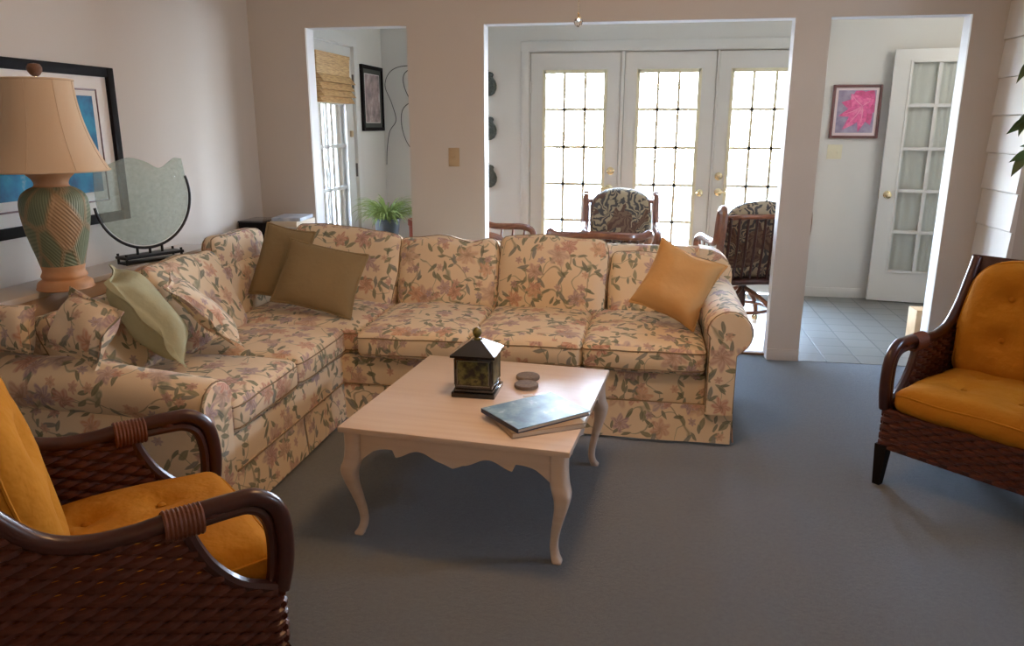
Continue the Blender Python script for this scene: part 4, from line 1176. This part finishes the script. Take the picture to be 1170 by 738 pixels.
branch([(2.08, -.95, 1.75), (1.90, -1.06, 1.86), (1.70, -1.17, 1.80), (1.60, -1.20, 1.74)],
       [((1.575, -1.20, 1.735), (-.42, 0, -.75), .145, .026), ((1.62, -1.20, 1.76), (.15, -.1, -.9), .11, .026)])
branch([(2.10, -.95, 1.42), (1.92, -1.06, 1.58), (1.72, -1.17, 1.56), (1.615, -1.20, 1.515)],
       [((1.60, -1.20, 1.515), (-.45, -.05, -.45), .11, .022), ((1.59, -1.20, 1.490), (-.75, 0, -.70), .125, .028), ((1.585, -1.21, 1.500), (-.35, 0, -.95), .115, .027), ((1.66, -1.19, 1.54), (-.1, 0, -1), .10, .025)])
branch([(2.09, -.95, 1.2), (1.92, -1.06, 1.40), (1.74, -1.17, 1.395), (1.625, -1.20, 1.35)],
       [((1.620, -1.20, 1.355), (-.75, 0, -.50), .115, .024), ((1.605, -1.20, 1.335), (-.45, 0, -.85), .13, .030), ((1.64, -1.21, 1.345), (-.2, .0, -.95), .13, .032), ((1.63, -1.21, 1.37), (-.5, -.2, .05), .09, .022), ((1.67, -1.20, 1.36), (.1, 0, -1), .12, .03)])
for k in range(16):
    z = rnd.uniform(1.2, 2.1); a = rnd.uniform(-1.3, 1.3); r = rnd.uniform(.25, .48)
    e = OT+Vector((math.cos(a)*r, math.sin(a)*r, z+.1))
    L = []
    for j in range(6):
        b = OT.lerp(e, .5+.1*j); b.z = z+.1+rnd.uniform(-.03, .03)-.02*j
        L.append((b, (rnd.uniform(-.6, .6), rnd.uniform(-.6, .6), -1), rnd.uniform(.08, .12), .025))
    if e.x < 2.7: branch([(2.10, -.95, z), ((2.10+e.x)/2, (-.95+e.y)/2, z+.12), e], L)
br.build('branches', 'bark', ft); lf.build('foliage', 'fig_leaf', ft, angle=80)

# small pine block by the hall opening
pb = MB().box((0, 0, 0), (.30, .14, .225), bev=.006)
o = pb.build('pine_box', 'pine'); o.location = (1.862, .60, .002); o.rotation_euler = (0, 0, R(4)); tag(o, 'small unfinished pine box on the tiles behind the right opening', 'box')

# ------------------------------------------------------------------ sunroom rattan chairs
def make_dining(label, loc, rz):
    t = thing('rattan_chair', label, 'chair', loc, rz, 'rattan swivel chairs in the sunroom')
    # local: faces -y, back at +y
    for sx in (-1, 1):
        X = sx*.285
        loop = smooth_path([(X, .25, .42), (X, .275, .60), (X, .31, .80), (X, .30, .875), (X, .255, .885), (X, .225, .80), (X, .20, .69), (X, .13, .655), (X, .0, .655), (X, -.14, .66), (X, -.225, .63), (X, -.235, .54), (X, -.21, .42)], 5)
        MB().tube(loop, .026, 8).build('side_loop', 'rattan', t)
        MB().tube(smooth_path([(X*1.03, .285, .43), (X*1.04, .305, .62), (X*1.03, .34, .80), (X*1.02, .33, .90), (X*1.0, .28, .905)], 5), .026, 8).build('back_stick', 'rattan', t)
        s_ = MB()
        for y in (-.13, -.03, .07): s_.tube([(X, y, .43), (X, y-.03, .655)], .008, 6)
        s_.build('arm_spindles', 'rattan', t)
    rail = smooth_path([(-.285, .30, .84), (-.15, .335, .855), (.15, .335, .855), (.285, .30, .84)], 5)
    MB().tube(rail, .018, 8).build('top_rail', 'rattan', t)
    s_ = MB()
    for i in range(9):
        x = -.24+.06*i; s_.tube([(x, .275, .42), (x, .318, .64), (x, .338, .85)], .010, 6)
    s_.build('back_spindles', 'rattan_dark', t)
    MB().box((-.27, -.22, .385), (.27, .26, .415), bev=.01).tube(smooth_path([(-.29, -.22, .40), (0, -.25, .40), (.29, -.22, .40), (.29, .26, .40), (0, .28, .40), (-.29, .26, .40)], 4, True), .022, 8, True).build('seat_frame', 'rattan_dark', t)
    f = cushion_fn(.255, .235, .05, .045, (.02, 0), .01, 31, .003)
    cushion(MB(), f, (12, 12, 6)).build('seat_cushion', 'leaf_print', t, mtx=Matrix.Translation((0, .0, .462)), angle=80, weld=True)
    f2 = cushion_fn(.235, .235, .055, .05, (.03, .0), .01, 32, .004)
    def f3(p):
        q = f2(p)
        if q.y > 0: q.y -= .07*(abs(q.x)/.235)**2.6
        return q
    cushion(MB(), f3, (16, 16, 6)).build('back_cushion', 'leaf_print', t, mtx=axes((0, .225, .715), (1, 0, 0), (0, .16, .98)), angle=80, weld=True)
    MB().tube([(0, 0, .16), (0, 0, .385)], .03, 12).build('swivel_post', 'rattan_dark', t)
    ring = [(.20*math.cos(2*PI*i/28), .20*math.sin(2*PI*i/28), .155) for i in range(28)]
    MB().tube(ring, .013, 8, True).build('foot_ring', 'rattan', t)
    for k in range(4):
        a = PI/4+k*PI/2; c, s = math.cos(a), math.sin(a)
        lg = MB().tube(smooth_path([(c*.02, s*.02, .30), (c*.12, s*.12, .255), (c*.235, s*.235, .17), (c*.275, s*.275, .09), (c*.27, s*.27, .055)], 5), .017, 8).build('leg', 'rattan', t)
        cs = MB()
        for off in (-.010, .010): cs.lathe([(0, -.007), (.021, -.007), (.023, -.003), (.023, .003), (.021, .007), (0, .007)], 14, Matrix.Translation((c*.27, s*.27, .025)) @ Matrix.Rotation(a, 4, 'Z') @ Matrix.Rotation(R(90), 4, 'X') @ Matrix.Translation((0, 0, off)))
        cs.box((c*.27-.006, s*.27-.006, .022), (c*.27+.006, s*.27+.006, .06))
        cs.build('caster', 'brass', lg)
    return t
dc = make_dining('rattan chair with leaf-print cushion facing the room before the French doors', (-.20, 1.22, .004), R(3))
dup(dc, (.715, .80, .004), R(-166), 'rattan swivel chair on casters seen from behind beside the pillar')
dup(dc, (-1.19, .92, .004), R(75), 'rattan chair at left of the wide opening, only its arm showing')
lc = thing('rattan_armchair', 'low-backed rattan chair with scrolled rail just behind the sofa', 'chair', (-.33, .62, .004), R(180))
rail = smooth_path([(-.33, -.02, .60), (-.36, .03, .67), (-.355, .09, .715), (-.31, .14, .70), (-.20, .20, .705), (0, .235, .715), (.20, .20, .705), (.30, .14, .70), (.345, .09, .715), (.36, .03, .67), (.33, -.02, .60)], 5)
MB().tube(rail, .028, 8).build('top_rail', 'rattan', lc)
s_ = MB()
for i in range(11):
    a = -1+.2*i; s_.tube([(a*.26, .22*(1-a*a*.4), .40), (a*.28, .235*(1-a*a*.5), .70)], .009, 6)
s_.build('back_spindles', 'rattan_dark', lc)
MB().box((-.28, -.25, .385), (.28, .22, .415), bev=.01).build('seat_frame', 'rattan_dark', lc)
cushion(MB(), cushion_fn(.26, .22, .045, .04, (.02, 0), .01, 33, .003), (10, 10, 6)).build('seat_cushion', 'leaf_print', lc, mtx=Matrix.Translation((0, -.01, .455)), angle=80, weld=True)
for sx in (-1, 1):
    for y in (-.22, .18): MB().tube([(sx*.25, y, .39), (sx*.28, y*1.1, 0)], .017, 8).build('leg', 'rattan', lc)
    MB().tube(smooth_path([(sx*.33, -.02, .60), (sx*.31, -.08, .53), (sx*.27, -.10, .41)], 4), .018, 8).build('arm_post', 'rattan', lc)

# ------------------------------------------------------------------ ceiling fan with its pull chain
fx, fy = -.235, -2.40
fan = thing('ceiling_fan', 'brass fan pull chain with a clear crystal ball hanging at top', 'ceiling fan', (fx-.02, fy-.03, CE))
MB().lathe([(0, 0), (.075, 0), (.06, -.05), (.02, -.06), (.02, -.12), (.10, -.13), (.12, -.18), (.10, -.235), (.06, -.25), (0, -.25)], 28).build('motor_housing', 'brass', fan)
for k in range(5):
    a = 2*PI*k/5+.6; T = Matrix.Rotation(a, 4, 'Z')
    MB().box((.16, -.065, -.19), (.62, .065, -.18), T @ Matrix.Rotation(R(10), 4, 'X'), bev=.004).box((.09, -.018, -.186), (.20, .018, -.176), T).build('blade', 'fan_white', fan)
def emis(name, col, s):
    t = NT(name); e = t.n('ShaderNodeEmission'); e.inputs[0].default_value = (*col, 1); e.inputs[1].default_value = s; t.l(e.outputs[0], t.out.inputs[0]); M[name] = t.m
WARM = (1.0, .56, .245)
emis('warm_bulb', WARM, 30)
for k in range(4):
    a = 2*PI*k/4+.3
    sh = MB().lathe([(.022, 0), (.035, -.02), (.055, -.06), (.066, -.10), (.063, -.10), (.052, -.06), (.032, -.022), (.020, -.004)], 20, Matrix.Translation((.12*math.cos(a), .12*math.sin(a), -.245))).build('glass_shade', 'fan_white', fan)
    MB().lathe([(0, 0), (.012, -.01), (.020, -.05), (.014, -.075), (0, -.08)], 12, Matrix.Translation((.12*math.cos(a), .12*math.sin(a), -.265))).build('light_bulb', 'warm_bulb', sh)
c = MB(); n = 56; z0, z1 = -.25, -(CE-1.787)
for i in range(n): c.lathe([(0, -.0016), (.0013, -.001), (.0016, 0), (.0013, .001), (0, .0016)], 6, Matrix.Translation((.02, .03, z0+(z1-z0)*i/(n-1))))
c.tube([(.02, .03, z0), (.02, .03, z1)], .0007, 4); c.lathe([(0, 0), (.0035, -.002), (.0035, -.014), (0, -.015)], 8, Matrix.Translation((.02, .03, z1+.004)))
pcn = c.build('pull_chain', 'brass', fan)
bm = MB(); bm.lathe([(0, -.016), (.007, -.013), (.0125, -.006), (.0140, 0), (.0115, .007), (.005, .012), (0, .013)], 8, Matrix.Translation((.02, .03, z1-.022)))
bm.build('crystal_ball', 'crystal', pcn, smooth=False)

# ------------------------------------------------------------------ lights, sky, camera
def light(name, typ, energy, loc, col, rot=None, **kw):
    l = bpy.data.lights.new(name, typ); l.energy = energy; l.color = col
    for k, v in kw.items(): setattr(l, k, v)
    o = bpy.data.objects.new(name, l); COL.objects.link(o); o.location = loc
    if rot is not None: o.rotation_euler = rot
    return o
light('fan_lamp', 'POINT', 34, (fx, fy, 2.04), WARM, shadow_soft_size=.16)
light('rear_warm_fill', 'POINT', 24, (.3, -6.0, 2.15), WARM, shadow_soft_size=.25)  # added warm fill behind the camera, no fixture modelled
light('hall_fill', 'POINT', 13, (2.45, .85, 2.2), (1.0, .96, .88), shadow_soft_size=.15)  # added out-of-view fill that brightens the hall, not a known fixture
sd = Vector((-.45, -math.cos(R(52)), -math.sin(R(52))))
light('sun', 'SUN', 5.0, (0, 6, 6), (1.0, .95, .86), sd.to_track_quat('-Z', 'Y').to_euler(), angle=R(.8))
p = light('added_window_portal', 'AREA', 1, (2.92, -2.0, 1.68), (1, 1, 1), (0, R(90), 0), shape='RECTANGLE', size=.3, size_y=.64)
p.data.cycles.is_portal = True
for (x, wd) in ((.135, 2.4),):
    p = light('sky_portal', 'AREA', 1, (x, YB+.16, 1.1), (1, 1, 1), (R(-90), 0, 0), shape='RECTANGLE', size=wd, size_y=1.9)
    p.data.cycles.is_portal = True
W = bpy.data.worlds.new('sky'); SC.world = W; W.use_nodes = True
nt = W.node_tree; nt.nodes.clear()
out = nt.nodes.new('ShaderNodeOutputWorld'); bg = nt.nodes.new('ShaderNodeBackground')
tc = nt.nodes.new('ShaderNodeTexCoord'); sx_ = nt.nodes.new('ShaderNodeSeparateXYZ'); rp_ = nt.nodes.new('ShaderNodeValToRGB')
nt.links.new(tc.outputs['Generated'], sx_.inputs[0]); nt.links.new(sx_.outputs[2], rp_.inputs[0])
e = rp_.color_ramp.elements
e[0].position = 0; e[0].color = (.80, .90, 1, 1); e[1].position = .55; e[1].color = (.45, .66, 1, 1)
nt.links.new(rp_.outputs[0], bg.inputs[0]); bg.inputs[1].default_value = 80
nt.links.new(bg.outputs[0], out.inputs[0])

cam = bpy.data.cameras.new('camera'); co_ = bpy.data.objects.new('camera', cam); COL.objects.link(co_)
f_px, pitch, yaw, roll, ch_, cd_ = 872.84, .2529, .1736, .0019, 1.4539, 4.9176
cam.sensor_width = 36; cam.lens = f_px*36/1170; cam.clip_start = .02
cy, sy = math.cos(yaw), math.sin(yaw); cp, sp2 = math.cos(pitch), math.sin(pitch)
fw = Vector((-sy*cp, cy*cp, -sp2)); rt = Vector((cy, sy, 0)); up = rt.cross(fw)
r2 = rt*math.cos(roll)+up*math.sin(roll); u2 = -rt*math.sin(roll)+up*math.cos(roll)
mw = Matrix.Identity(4)
for j in range(3): mw[j][0] = r2[j]; mw[j][1] = u2[j]; mw[j][2] = -fw[j]
mw[0][3], mw[1][3], mw[2][3] = 0, -cd_, ch_
co_.matrix_world = mw
SC.camera = co_
vs_ = SC.view_settings
vs_.view_transform = 'Standard'; vs_.look = 'None'; vs_.gamma = 1; vs_.exposure = 0; vs_.use_curve_mapping = False
SC.cycles.max_bounces = 10; SC.cycles.transparent_max_bounces = 16; SC.cycles.sample_clamp_indirect = 6
